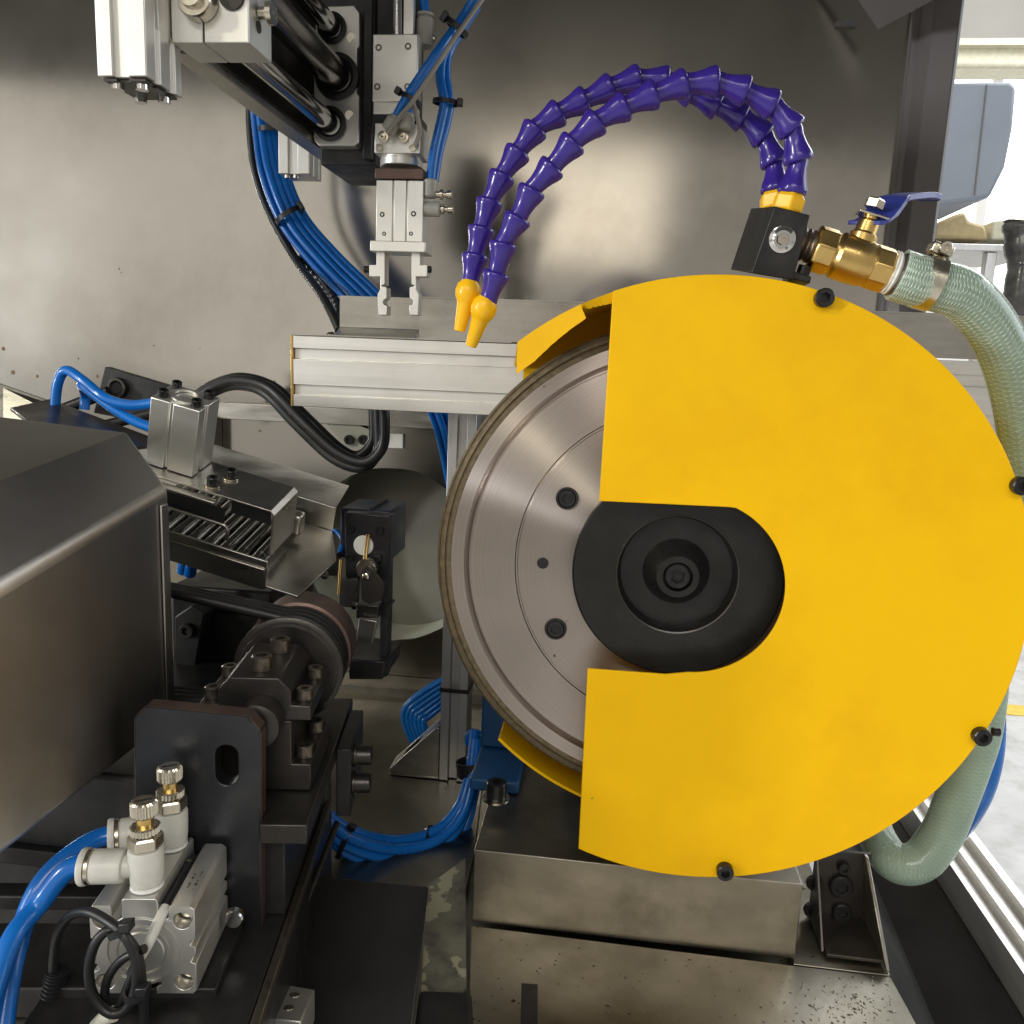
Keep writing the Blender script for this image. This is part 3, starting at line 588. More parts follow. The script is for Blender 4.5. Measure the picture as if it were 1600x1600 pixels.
# ================================================================== ALUMINIUM POST AND BEAM
pxl, pxr = P(685,1238,.75).x, P(726,1238,.75).x; pw = pxr-pxl; zt = 1.356
t = thing('support_post', 'grey slotted aluminium post standing behind the wheel', 'post', ((pxl+pxr)/2,.76,.993))
s3 = pw/3
sec = [(0,0),(s3,0),(s3,.006),(2*s3,.006),(2*s3,0),(pw,0),(pw,.03),(0,.03)]
obj('post', G().prism([(pxl+x_,.75+y_,.993) for x_,y_ in sec], Z*(zt-.994)), 'postalu', t, 30, .0005)
zs_ = P(700,1082,.749).z
obj('strap', G().ring([(pxl-.0012,.7485,zs_),(pxr+.0012,.7485,zs_),(pxr+.0012,.7815,zs_),(pxl-.0012,.7815,zs_)], [(pxl-.0002,.7495,zs_),(pxr+.0002,.7495,zs_),(pxr+.0002,.7805,zs_),(pxl-.0002,.7805,zs_)], Z*.004), 'plastic', t)
gx = P(608,1236,.75).x; gz = P(688,1138,.75).z
t = thing('gusset', 'cast triangular gusset bolted at the foot of the aluminium post', 'bracket', ((gx+pxl)/2,.76,.993))
for yy in (.750,.772):
    obj('cheek', G().prism([(pxl-.0005,yy,.9955),(gx,yy,.9955),(gx,yy,1.0),(pxl-.004,yy,gz),(pxl-.0005,yy,gz)], Y*.003), 'steelsheet', t, 30, .0006)
obj('foot', G().aabb((gx,.7505,.993),(pxl-.0005,.7745,.9952)), 'steelsheet', t, 30, .0004)
q0, q1 = V((gx,.7535,1.0)), V((pxl-.004,.7535,gz)); dd = q1-q0
for f0_, f1_ in ((.0,.28),(.62,1.0)): obj('slope', G().prism([q0+dd*f0_, q0+dd*f1_, q0+dd*f1_+V((.0015,0,-.002)), q0+dd*f0_+V((.0015,0,-.002))], Y*.018), 'steelsheet', t, 30)
screw(t, V(((gx+pxl)/2-.006,.762,.9954)), Z, .005, .005, 'nickel')

bl, br_ = P(458,578,.70).x, P(1700,600,.70).x; bt, bb_ = P(458,524,.70).z, P(458,634,.70).z; bh = bt-bb_
t = thing('slotted_beam', 'pale aluminium profile beam with two grooves running behind the guard', 'beam', ((bl+br_)/2,.715,bb_))
def fz(f): return bt-bh*f
sec = [(0,0),(0,.175),(.0035,.180),(.0035,.325),(0,.330),(0,.69),(.0035,.695),(.0035,.83),(0,.835),(0,1),(.03,1),(.03,0)]
obj('profile', G().prism([(bl,.70+y_,fz(f)) for y_,f in sec], X*(br_-bl)), 'extr', t, 30, .0003)
obj('end_cap', G().aabb((bl-.0022,.6995,bb_-.0003),(bl-.0002,.7305,bt+.0003)), 'brass', t, 30, .0003)
for f in (.23,.50,.74):
    p = V((bl-.0023,.708,fz(f))); obj('button_screw', G().lathe([(.0046,0),(.0042,.0013),(.0028,.0024),(.0,.0028)], p, -X, 24), 'nickel', t, 40)
obj('top_sheet', G().aabb((bl,.6985,bt+.0004),(P(800,525,.70).x,.745,bt+.0016)), 'steelsheet', t, 30)
p = V((P(518,517,.712).x,.712,bt+.0018)); obj('button_screw', G().lathe([(.0046,0),(.0042,.0013),(.0028,.0024),(.0,.0028)], p, Z, 24), 'nickel', t, 40)
zt_ = P(600,464,.735).z
obj('rear_sheet', G().prism([(P(531,464,.735).x,.735,bt+.010),(P(657,464,.735).x,.735,bt+.010),(P(657,464,.735).x,.735,zt_),(P(531,464,.735).x,.735,zt_)], Y*.0015), 'steelsheet', t, 30)
obj('rear_sheet_foot', G().prism([(P(531,464,.735).x,.735,bt+.0098),(P(531,464,.735).x,.7195,bt+.0019),(P(531,464,.735).x,.7215,bt+.0019),(P(531,464,.735).x,.7365,bt+.0098)], X*(P(655,464,.735).x-P(531,464,.735).x)), 'extr', t, 30)
zt2 = P(657,466,.716).z
obj('front_sheet', G().aabb((P(656,466,.716).x,.716,bt+.0018),(br_,.7175,zt2)), 'steelsheet', t, 30)
obj('front_sheet_lip', G().aabb((P(656,466,.716).x,.716,zt2+.0002),(br_,.732,zt2+.0015)), 'steelsheet', t, 30)

# ================================================================== TUBES, CABLES
def tubeset(name, label, cat, paths, r, m_, loc=None, ties=(), jit=0, n=10, group=None, part='tube'):
    allp = [[P(*q) for q in pa] for pa in paths]
    t = thing(name, label, cat, loc or min((q for pa in allp for q in pa), key=lambda q: q.z), group)
    for pa in allp: obj(part, G().tube(pa, r, n, 8), m_, t, 60)
    for (px,py,d,dx,dy,wd,hh) in ties:           # centre, direction in pixels, half width, band height
        c = P(px,py,d); a = (P(px+dx,py+dy,d)-c).normalized(); b = a.cross(Y).normalized()
        n_ = 24; ou = []; inn = []
        for k in range(n_):
            th = 2*math.pi*k/n_; ou.append(c+b*wd*math.cos(th)+Y*wd*.72*math.sin(th)-a*hh/2); inn.append(c+b*(wd-.0012)*math.cos(th)+Y*(wd*.72-.0012)*math.sin(th)-a*hh/2)
        tie = obj('cable_tie', G().ring(ou, inn, a*hh), 'plastic', t, 40)
        obj('tie_head', G().cbox(c+b*(wd+.001)-Y*wd*.3, a*hh*1.7, b*.004, Y*.005), 'plastic', tie, 30, .0005)
    return t
def bundle(base, offs):
    return [[(px+ox*wx, py+oy, d+od) for (px,py,d,wx) in base] for ox,oy,od in offs]
base = [(402,150,.86,.8),(408,200,.86,.9),(420,270,.855,1),(450,345,.85,1.0),(500,408,.845,1.1),(560,470,.84,1.25),(600,520,.84,1.3),(660,600,.86,1.1),(690,660,.88,1),(712,760,.90,1)]
tubeset('tube_bundle', 'bundle of blue air tubes dropping down the steel back wall', 'tubes', bundle(base, [(-9,6,-.004),(0,0,-.008),(9,-3,-.004),(17,-8,0),(4,6,.006),(24,-11,.004)]), .0036, 'blue',
        ties=((424,203,.855,.05,1,.014,.005),(452,337,.842,.6,1,.0155,.005)))
tubeset('corrugated_conduit', 'black corrugated conduit hanging left of the blue tube bundle', 'conduit', [[(391,150,.87),(391,200,.87),(398,265,.87),(420,330,.865),(462,405,.85),(505,465,.80),(530,515,.78)]], .0042, 'rubber')
cc_ = [[P(*q) for q in [(470,400,.855),(505,440,.85),(528,480,.83),(531,520,.80)]]]
t = thing('corrugated_conduit', 'black ribbed conduit squeezed between the blue tubes and the wall', 'conduit', cc_[0][-1]); obj('tube', G().tube(cc_[0], .0042, 10, 22, .0009, 2), 'rubber', t, 20)
tubeset('black_hose', 'thick black rubber hoses looping below the slotted beam', 'hoses',
    [[(262,668,.86),(300,628,.85),(335,604,.84),(372,594,.82),(420,606,.80),(470,655,.79),(525,705,.78),(570,722,.775),(597,700,.775),(601,660,.775),(598,620,.775)],
     [(262,678,.87),(300,638,.86),(335,612,.85),(372,602,.83),(415,615,.81),(463,664,.80),(520,716,.79),(566,731,.785),(590,706,.785),(591,660,.785),(589,620,.785)],
     [(262,660,.88),(302,622,.87),(340,598,.86),(380,590,.84),(430,606,.82),(482,655,.80),(530,700,.80),(560,712,.80),(582,690,.80),(584,655,.80),(582,620,.80)]], .0052, 'rubber', n=12)
base = [(775,1105,.80,.6),(735,1130,.80,.7),(690,1062,.80,.9),(640,1095,.79,1),(630,1125,.785,1),(655,1165,.785,1),(650,1200,.80,1)]
tubeset('tube_bundle', 'coil of blue air tubes bulging left of the aluminium post', 'tubes',
    [[(760,1030,.84),(700,1058+i*7,.83),(655+i*3,1085+i*7,.82),(632+i*6,1110+i*3,.815),(636+i*6,1140+i,.815),(655+i*5,1172,.82),(690,1200+i*3,.83),(740,1195,.84)] for i in range(6)], .0036, 'blue')
tubeset('tube_bundle', 'swag of blue air tubes tied and curving over the machine bed', 'tubes',
    bundle([(470,1215,.60,1),(510,1290,.60,1),(555,1322,.61,1),(620,1335,.63,1),(680,1320,.65,1),(718,1280,.67,1),(735,1220,.69,1),(742,1165,.71,1)], [(0,-22,0),(4,-8,-.008),(2,6,-.006),(6,19,.0),(0,-2,.008),(0,12,.008)]), .0046, 'blue',
    ties=((540,1314,.603,1,.5,.0165,.004),(684,1318,.648,-1,.6,.0175,.004),(737,1200,.69,.1,1,.0140,.014)))
tubeset('tube_bundle', 'loop of blue air tubes beside the blue motor foot', 'tubes',
    [[(742,1170,.735),(732,1160-i*3,.735),(738,1148-i*2,.735),(752,1150,.73),(760,1168,.73)] for i in range(3)], .0036, 'blue')
tubeset('floor_hose', 'pale green hose lying along the foot of the back wall', 'hose', [[(480,1108,.93),(560,1128,.92),(640,1143,.92),(720,1140,.93),(800,1136,.94)]], .0100, 'hosein')
g = G().tube([P(*q) for q in [(470,1140,.88),(560,1158,.88),(640,1165,.88),(740,1168,.88)]], .0075, 12, 24, .0012, 2)
tag(obj('floor_conduit', g, 'rubber', None, 20), 'black ribbed conduit on the bed below the pale green hose', 'conduit')

# ================================================================== PICKER: vertical slide, rotary unit and gripper
YP = .63
def pbox(g, x0, y0, x1, y1, d, dep):             # box from photo rectangle, upright, front at d
    c = P((x0+x1)/2,(y0+y1)/2,d); sx = (x1-x0)/FPX*d*1.0; k = d/FPX/ .985
    return g.cbox(c+Y*dep/2, X*(x1-x0)*k, Y*dep, Z*(y1-y0)*k)
t = thing('pick_up_gripper', 'silver pneumatic gripper with notched fingers hanging above the beam', 'gripper', P(622,496,YP))
o = obj('slide_plate', pbox(G(), 583,60,651,152,YP,.014), 'alu', t, 30, .0008)
for px,py in ((592,75),(638,73),(590,136),(637,136)): screw(t, P(px,py,YP+.0008), -Y, .0024, .0012, 'bronzed')
obj('slide_base', pbox(G(), 584,155,640,177,YP+.003,.03), 'alu', t, 30, .0006)
obj('slide_body', pbox(G(), 590,-40,646,176,YP+.016,.03), 'black', t, 30, .0006)
obj('spacer', pbox(G(), 583,178,652,194,YP+.004,.03), 'plastic', t, 30, .0006)
obj('rod', G().cyl(P(622,60,YP+.008), P(622,-60,YP+.008), .0036), 'chrome', t)
obj('rail', pbox(G(), 631,-40,645,58,YP+.006,.008), 'extr', t, 30, .0005)
obj('valve_block', pbox(G(), 586,195,655,237,YP,.03), 'alu', t, 30, .0006)
for px,py in ((600,215),(631,215)):
    p = P(px,py,YP-.0004); obj('port_screw', G().lathe([(.0040,0),(.0040,.003),(.0026,.0032),(.0026,.0055),(.0013,.0058),(.0,.005)], p, -Y, 20), 'nickel', t, 30)
for px,py in ((593,231),(645,230)):
    p = P(px,py,YP-.0004); obj('cable_lug', G().lathe([(.0016,0),(.0030,0),(.0030,.0012),(.0016,.0012)], p, -Y, 20, True), 'nickel', t, 30)
for (a,b) in (((606,205),(620,182)),((632,203),(638,178))):
    p0, p1 = P(*a,YP-.006), P(*b,YP-.006); obj('elbow_fitting', G().lathe([(.0042,0),(.0056,.001),(.0056,.009),(.0048,.0095),(.0046,.0115),(.0034,.012)], p0, p1-p0, 20), 'greyfit', t, 30)
obj('rotary_disc', G().lathe([(.0152,0),(.0158,.0006),(.0158,.0052),(.0148,.0058),(.0148,.0068),(.0158,.0074),(.0158,.0126),(.0150,.013)], P(627,263,YP+.016), Z, 40), 'alu', t, 30)
obj('adapter_plate', pbox(G(), 586,263,660,279,YP,.032), 'rustring', t, 30, .0008)
obj('adapter_neck', pbox(G(), 592,279,658,287,YP+.003,.026), 'black', t, 30)
gb = G(); k = YP/FPX/.985; c = P(624,331,YP); hw_, hh_ = 36*k, 45*k
secg = [(-hw_,0),(-.30*hw_,0),(-.30*hw_,.0012),(-.24*hw_,.0012),(-.24*hw_,0),(.28*hw_,0),(.28*hw_,.0012),(.34*hw_,.0012),(.34*hw_,0),(hw_,0),(hw_,.026),(-hw_,.026)]
obj('gripper_body', gb.prism([(c.x+x_, YP+y_, c.z-hh_) for x_,y_ in secg], Z*2*hh_), 'alu', t, 30, .0004)
for px,py,r in ((597,335,.0017),(646,334,.0018),(600,365,.0014),(642,365,.0014)):
    p = P(px,py,YP-.0002); obj('hole_bush', G().lathe([(r*.55,0),(r,0),(r*1.1,.0003),(r*.55,.0003)], p-Y*.0001, Y, 16, True), 'screw', t, 30); 
obj('jaw_base', pbox(G(), 578,377,664,393,YP-.001,.024), 'alu', t, 30, .0007)
def finger(s):
    L0 = [(0,0),(13,0),(13,20),(13,50),(8,52),(8,53),(16,55),(16,72),(12,74),(10,78),(12,82),(17,84),(16,98),(3,98),(2,66),(6,58),(6,38),(-11,38),(-11,20),(0,20)]
    cx = 588 if s > 0 else 656
    return [P(cx+s*x_, 394+y_, YP+.004) for x_,y_ in L0]
for s in (1,-1):
    f = obj('finger', G().prism(finger(s), Y*.012), 'alu', t, 30, .0004)
    p = P(576,421,YP+.010) if s > 0 else P(667,421,YP+.010)
    screw(f, p, -X*s, .0026, .0034)
# small fittings on the right of the gripper
for py,px in ((296,672),(327,674)):
    p = P(px-8,py+8,YP+.006)
    obj('grey_fitting', G().lathe([(.0042,-.006),(.0054,-.005),(.0054,.006),(.0044,.007)], P(px,py,YP+.006), Z if py<300 else X, 20), 'greyfit', t, 30)
    q = P(px+8,py+8 if py<300 else py,YP+.006)
    obj('flow_screw', G().lathe([(.0022,0),(.0022,.004),(.0036,.004),(.0036,.006),(.0018,.0065),(.0018,.0085),(.0030,.009),(.0030,.0125),(.0,.0125)], q, X, 14), 'nickel', t, 30)
obj('grey_fitting', G().lathe([(.0062,-.010),(.0068,-.009),(.0068,.008),(.0054,.010),(.0066,.0102),(.0066,.012),(.004,.0122)], P(664,50,YP+.02), Z, 20), 'greyfit', t, 30)
obj('flow_screw', G().cyl(P(655,60,YP+.02), P(680,60,YP+.02), .0022), 'nickel', t)
tubeset('air_tube', 'twin blue tubes feeding the elbows of the silver gripper', 'tubes',
    [[(618,184,YP-.006),(632,158,YP-.012),(655,122,YP-.016),(690,72,YP-.012),(722,28,YP),(752,-20,YP)], [(638,180,YP-.006),(640,155,YP-.010),(662,124,YP-.010),(697,76,YP-.008),(730,30,YP),(760,-18,YP)]], .0032, 'blue',
    ties=((642,155,YP-.012,.5,-1,.0088,.003),(714,44,YP-.004,.7,-1,.0095,.004)))
tubeset('sensor_cable', 'thin grey cable tied along the twin blue gripper tubes', 'cable', [[(606,208,YP-.011),(625,182,YP-.016),(645,158,YP-.024),(672,118,YP-.026),(700,75,YP-.020),(735,25,YP-.012),(770,-25,YP)],[(648,228,YP-.004),(656,205,YP-.006),(650,175,YP-.012),(645,160,YP-.018)]], .0017, 'graycable')
tubeset('air_tube', 'pair of blue tubes running down to the lower gripper fitting', 'tubes',
    [[(672,288,YP+.006),(678,240,YP+.006),(688,195,YP+.008),(694,160,YP+.008),(688,120,YP+.01),(693,85,YP+.014),(712,50,YP+.02),(735,15,YP+.03),(760,-20,YP+.03)], [(678,283,YP+.012),(686,235,YP+.012),(698,190,YP+.014),(702,160,YP+.014),(697,120,YP+.016),(700,85,YP+.02),(718,52,YP+.024),(745,10,YP+.03)]], .0036, 'blue',
    ties=((697,160,YP+.010,-.1,1,.0100,.003),))
tubeset('air_tube', 'short blue tube entering the grey elbow above the gripper', 'tube', [[(664,32,YP+.02),(663,10,YP+.02),(655,-30,YP+.02)]], .0036, 'blue')

# ================================================================== GUIDED SLIDE running back, top left
YF, YN = .66, .455
t = thing('guided_slide', 'overhead guided slide with dark guide rods and silver end plates', 'slide', P(530,258,YF))
pl = [(493,10),(553,8),(562,20),(562,72),(558,76),(558,146),(562,150),(560,222),(554,228),(498,228),(490,218),(490,122)]
obj('bearing_plate', G().prism([P(px,py,YF) for px,py in pl], Y*.012), 'alu', t, 30, .0008)
bush = ((519,44,.0112),(527,120,.0170),(516,194,.0128))
for px,py,r in bush:
    p = P(px,py,YF-.0005)
    obj('bushing', G().lathe([(r*.62,-.001),(r*.80,-.003),(r,-.002),(r,.002),(r*.62,.002)], p, Y, 36, True), 'rubber', t, 35)
for px,py in ((549,59),(546,180)): obj('dowel', G().cyl(P(px,py,YF-.0006), P(px,py,YF+.001), .0034), 'nickel', t)
z0_, z1_ = P(530,252,YF).z, P(530,-60,YF).z
obj('body', G().aabb((P(490,230,YF).x+.001,YF+.0125,z0_),(P(592,230,YF+.02).x,YF+.09,z1_)), 'black', t, 30, .001)
obj('body_rib', G().aabb((P(564,230,YF).x,YF+.004,z0_+.003),(P(578,230,YF).x,YF+.0124,z1_)), 'plastic', t, 30, .0008)
rn = {0:(430,-70),1:(412,-2),2:(372,62)}
for i,(r,m_) in enumerate(((.0072,'chrome'),(.0108,'rodsteel'),(.0074,'chrome'))):
    px,py,_r_ = bush[i]; e = P(px,py,YF+.002)
    obj('guide_rod', G().cyl(V((e.x, YN+.031, e.z)), e, r, n=32), m_, t, 40)
# near clamp plate
fx0, fx1 = P(268,60,YN).x, P(389,60,YN).x; fz0 = P(330,67,YN).z; cs = P(318,67,YN).x
obj('clamp_block', G().aabb((fx0,YN,fz0),(cs-.0004,YN+.03,fz0+.10)), 'alu', t, 30, .0006)
obj('clamp_block', G().aabb((cs+.0004,YN,fz0),(fx1,YN+.03,fz0+.10)), 'alu', t, 30, .0006)
p = P(313,4,YN-.0005); obj('rod_nut', G().lathe([(.0100,0),(.0100,.006),(.0092,.008),(.0066,.0082),(.0060,.012),(.0,.012)], p, -Y, 28), 'nickel', t, 30)
p = P(362,-6,YN-.0005); obj('rod_end', G().lathe([(.0068,0),(.0068,.001),(.0,.001)], p, -Y, 28), 'gun', t, 30)
p = V((fx1+.0004, YN+.013, P(415,22,YN+.014).z)); obj('side_screw', G().lathe([(.0032,0),(.0032,.005),(.0060,.005),(.0060,.008),(.0,.008)], p, X, 20), 'nickel', t, 30)
obj('side_dowel', G().cyl(V((fx1-.001, YN+.012, fz0+.012)), V((fx1+.0006, YN+.012, fz0+.012)), .003), 'gun', t)
# rail body under the rods
rx0, rx1 = P(229,58,YN+.002).x, P(262,66,YN+.002).x
rz = P(240,60,YN).z
obj('rail_plate', G().aabb((rx0,YN-.012,rz),(fx0-.0005,YN+.018,rz+.1)), 'alu', t, 30, .0006)
obj('rail', G().aabb((fx0-.012,YN+.0185,fz0+.001),(P(490,228,YF).x-.001,YF+.09,fz0+.006)), 'steelsheet', t, 30, .0006)
obj('rail_web', G().aabb((fx0-.012,YN+.0325,fz0+.0065),(fx0-.004,YF+.09,fz0+.10)), 'black', t, 30, .0006)
obj('rail_bar', G().aabb((P(490,228,YF).x-.012,YN+.0325,fz0+.0065),(P(490,228,YF).x-.0015,YF-.001,fz0+.022)), 'gun', t, 30, .0008)
# compact cylinder hanging at the near end
t = thing('hanging_cylinder', 'silver grooved air cylinder hanging at the near end of the slide', 'air cylinder', P(195,150,.44))
hx0, hx1 = P(152,119,.43).x, P(229,119,.43).x; hz = P(190,119,.43).z; hw2 = hx1-hx0
def slotsec(x0, w_, y0, d_, z_):
    f = [(0,0),(.32*w_,0),(.32*w_,.0025),(.62*w_,.0025),(.62*w_,0),(w_,0),(w_,.25*d_),(w_-.002,.27*d_),(w_-.002,.36*d_),(w_,.38*d_),(w_,.66*d_),(w_-.002,.68*d_),(w_-.002,.78*d_),(w_,.80*d_),(w_,d_),(.62*w_,d_),(.32*w_,d_),(0,d_)]
    return [V((x0+a_,y0+b_,z_)) for a_,b_ in f]
obj('barrel', G().prism(slotsec(hx0,hw2,.43,.036,hz), Z*.12), 'alu', t, 30, .0006)
obj('end_face', G().prism([q-Z*.001 for q in slotsec(hx0+.002,hw2-.004,.432,.032,hz-.0005)], Z*.001), 'gun', t, 30)
for fx_,fy_ in ((.25,.2),(.75,.2),(.25,.8),(.75,.8)):
    obj('end_screw', G().cyl(V((hx0+hw2*fx_,.43+.036*fy_,hz-.0045)), V((hx0+hw2*fx_,.43+.036*fy_,hz-.0016)), .0032), 'chrome', t)
# second small profile below the slide
t = thing('stop_profile', 'short silver grooved profile hanging below the overhead slide', 'profile', P(465,276,.80))
q0 = P(435,271,.80); q1 = P(483,271,.80)
obj('profile', G().prism(slotsec(q0.x,q1.x-q0.x,.80,.034,q0.z), Z*.06), 'alu', t, 30, .0006)
for fx_ in (.22,.5): obj('end_screw', G().cyl(V((q0.x+(q1.x-q0.x)*fx_,.806,q0.z-.003)), V((q0.x+(q1.x-q0.x)*fx_,.806,q0.z-.0002)), .003), 'nickel', t)

# ================================================================== LEFT SIDE: frames
from mathutils.geometry import tessellate_polygon
R_, H_, U_ = heading(9.5)                        # the workhead stands turned a little to the left
def W(o, x, y, z): return V(o)+R_*x+H_*y+U_*z
def PL(px, py, p0, nn):
    v = ray(px,py); return CAM+v*((V(p0)-CAM).dot(nn)/v.dot(nn))
def holed(outer, holes, vec):
    """prism of a polygon with holes"""
    loops = [[V(p) for p in outer]]+[[V(p) for p in h] for h in holes]; flat_ = [p for l in loops for p in l]; n_ = len(flat_)
    tris = tessellate_polygon(loops); vec = V(vec); g = G(); fs = [tuple(t_) for t_ in tris]+[tuple(i+n_ for i in reversed(t_)) for t_ in tris]; o = 0
    for l in loops:
        m_ = len(l); fs += [(o+i, o+(i+1)%m_, o+(i+1)%m_+n_, o+i+n_) for i in range(m_)]; o += m_
    return g.add(flat_+[p+vec for p in flat_], fs)
# ------------------------------------------------------------------ hood
hxp = -.24
t = thing('machine_hood', 'brushed stainless hood with a sloping shoulder beside the feed tray', 'hood', (hxp-.08,.36,1.19))
B1 = PX(265,762,hxp); A1 = PX(-20,931,hxp)
sl = (A1.z-B1.z)/(A1.y-B1.y); zA = B1.z+sl*(.27-B1.y)
xt = hxp-.030; B2 = PX(188,676,xt); A2 = PX(-20,757,xt); s2 = (A2.z-B2.z)/(A2.y-B2.y); zA2 = B2.z+s2*(.27-B2.y)
B2 = V((xt, B1.y+.012, B2.z)); zb_ = 1.19
xf = -.42
B3 = V((xf, B2.y-.01, B2.z+.012)); 
th = .0015
side = [V((hxp,.27,zb_)), V((hxp,B1.y,zb_)), B1, V((hxp,.27,zA))]
def sheet(q, nrm_, th=.0015): return G().prism(q, V(nrm_).normalized()*th)
g = G()
vs = [V((hxp,.27,zb_)), V((hxp,B1.y,zb_)), B1, V((hxp,.27,zA)), B2, V((xt,.27,zA2)), B3, V((xf,.27,zA2+.02)), V((xf,B3.y,zb_)), V((xf,.27,zb_))]
g.add(vs, [(0,1,2,3),(3,2,4,5),(5,4,6,7),(1,8,6,4,2),(0,3,5,7,9),(9,7,6,8),(0,9,8,1)])
obj('hood', g, 'hood', t, 30, .004, 4)
obj('hood_lip', G().aabb((hxp+.0004,B1.y-.012,zb_+.005),(hxp+.0016,B1.y-.0045,B1.z-.008)), 'hood', t, 30, .0005)
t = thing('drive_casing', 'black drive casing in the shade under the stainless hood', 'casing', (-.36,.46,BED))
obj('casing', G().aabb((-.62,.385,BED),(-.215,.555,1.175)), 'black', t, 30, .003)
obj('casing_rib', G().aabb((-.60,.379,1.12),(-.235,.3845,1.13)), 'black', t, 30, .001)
# ------------------------------------------------------------------ things behind the hood
tag(obj('guide_sheet', G().prism([P(16,637,.55), P(78,623,.57), P(262,692,.55), P(190,700,.48), P(50,662,.49)], Z*-.0025), 'gun', None, 30, .0005), 'flat dark sheet lying behind the stainless hood', 'sheet')
tag(obj('ledge_sheet', G().prism([P(-30,590,.66), P(150,652,.66), P(130,672,.64), P(-30,668,.64)], Y*.003), 'steelsheet', None, 30), 'pale steel ledge sheet between the hood and the back wall', 'sheet')
t = thing('bushing_plate', 'tilted black plate with a round bushing behind the blue tube loop', 'plate', P(200,655,.62))
obj('plate', G().prism([P(164,573,.62), P(275,606,.62), P(258,668,.62), P(146,645,.62)], Y*.008), 'black', t, 30, .0006)
obj('bushing', G().lathe([(.0042,-.001),(.0058,-.0028),(.0076,-.0028),(.0082,-.001),(.0082,.001),(.0042,.001)], P(184,606,.619), Y, 28, True), 'gun', t, 30)
obj('bushing_pin', G().cyl(P(184,606,.6185), P(184,606,.6195), .0042), 'rubber', t)
obj('tie_bar', G().cyl(P(95,641,.605), P(170,612,.61), .0045), 'black', t)
obj('tie_bar', G().cyl(P(150,668,.60), P(262,640,.61), .0040), 'black', t)
tubeset('air_tube', 'two looped blue tubes joining the tilted silver cylinder', 'tubes',
   [[(86,640,.56),(90,600,.56),(103,579,.56),(128,593,.555),(165,622,.55),(205,633,.535),(252,628,.525)], [(132,640,.575),(133,618,.575),(128,602,.565),(142,612,.56),(180,640,.55),(215,660,.535),(250,672,.525)]], .0036, 'blue')
# ------------------------------------------------------------------ feed tray frame
ta = V((.970,0,-.235)).normalized(); tb = V((.085,.95,.30)); tb = (tb-ta*tb.dot(ta)).normalized(); tn = ta.cross(tb).normalized(); tn = tn if tn.z > 0 else -tn
TO = P(416,916,.50)
def T(u, v, w): return TO+ta*u+tb*v+tn*w
def tbox(g, u0,u1,v0,v1,w0,w1): return g.hexa([T(u0,v0,w0),T(u1,v0,w0),T(u1,v1,w0),T(u0,v1,w0),T(u0,v0,w1),T(u1,v0,w1),T(u1,v1,w1),T(u0,v1,w1)])
t = thing('feed_tray', 'tilted sheet steel feed tray holding shiny rods', 'tray', TO)
obj('floor', G().prism([T(-.11,0,0),T(.022,0,0),T(.028,.05,0),T(.012,.082,0),T(-.11,.082,0)], tn*-.0015), 'steelsheet', t, 30, .0003)
obj('front_wall', tbox(G(), -.11,.0,-.0018,-.0002,-.0015,.0205), 'steelsheet', t, 30, .0004)
obj('front_wall_step', tbox(G(), -.11,-.001,-.0030,-.0020,-.0015,.0145), 'steelsheet', t, 30, .0003)
obj('back_wall', tbox(G(), -.11,.012,.0825,.084,0,.020), 'steelsheet', t, 30, .0004)
obj('back_flange', G().prism([T(-.11,.0825,.0203),T(.012,.0825,.0203),T(.017,.090,.036),T(-.11,.090,.036)], tn*.001), 'steelsheet', t, 30, .0003)
cvu, cv0, cv1, cw0, cw1 = -.0065, .018, .054, .010, .045
obj('cover', G().prism([T(-.105,cv0,cw1),T(cvu-.003,cv0,cw1),T(cvu,cv0,cw1-.003),T(cvu,cv0,cw0),T(cvu-.0015,cv0,cw0),T(cvu-.0015,cv0,cw1-.0035),T(cvu-.0035,cv0,cw1-.0015),T(-.105,cv0,cw1-.0015)], tb*(cv1-cv0)), 'steelsheet', t, 30, .0003)
obj('cover_lip', tbox(G(), -.095,-.045,cv0-.006,cv0-.0004,cw1-.0055,cw1-.0030), 'steelsheet', t, 30, .0006)
obj('cover_tail', tbox(G(), cvu-.004,cvu+.004,cv1+.0004,cv1+.010,.006,.022), 'steelsheet', t, 30, .002)
obj('retainer_hook', G().tube([T(-.105,cv0-.007,.0285),T(-.06,cv0-.007,.0285),T(-.040,cv0-.007,.0285),T(-.0355,cv0-.007,.0275),T(-.034,cv0-.007,.024),T(-.0345,cv0-.007,.018)], .0012, 8, 8), 'steelsheet', t, 60)
obj('gap_shade_plate', tbox(G(), -.105,-.038,cv0-.0050,cv0-.0040,.0285,cw1-.0060), 'rubber', t, 30)  # dark plate standing in for the shaded gap between hook and cover
obj('gap_shade_strip', tbox(G(), -.037,cvu-.0035,cv0+.002,cv0+.003,.0330,cw1-.0020), 'rubber', t, 30)  # dark strip carrying the same gap shade on to the cover corner
for u_,v_ in ((-.054,.026),(-.049,.041)):
    obj('washer', G().lathe([(.002,0),(.0052,0),(.0052,.001),(.002,.001)], T(u_,v_,cw1+.0003), tn, 24, True), 'nickel', t, 30)
    screw(t, T(u_,v_,cw1+.0014), tn, .0036, .0052)
for k in range(8):
    u_ = -.0145-.0112*k
    g = G(); r = .0053
    g.lathe([(.0015,0),(.0042,.0003),(r,.0012),(r,.012),(r*.975,.0121),(r*.975,.0127),(r,.0128),(r,.071),(.0042,.0718),(.001,.0722)], T(u_,.004+random.uniform(-.001,.0025)+.001*(k%2),.0056), tb, 20)
    tag(obj('steel_rod', g, 'workrod', None, 30), 'shiny steel rod lying side by side in the tilted feed tray', 'rod', 'steel rods waiting in the feed tray')
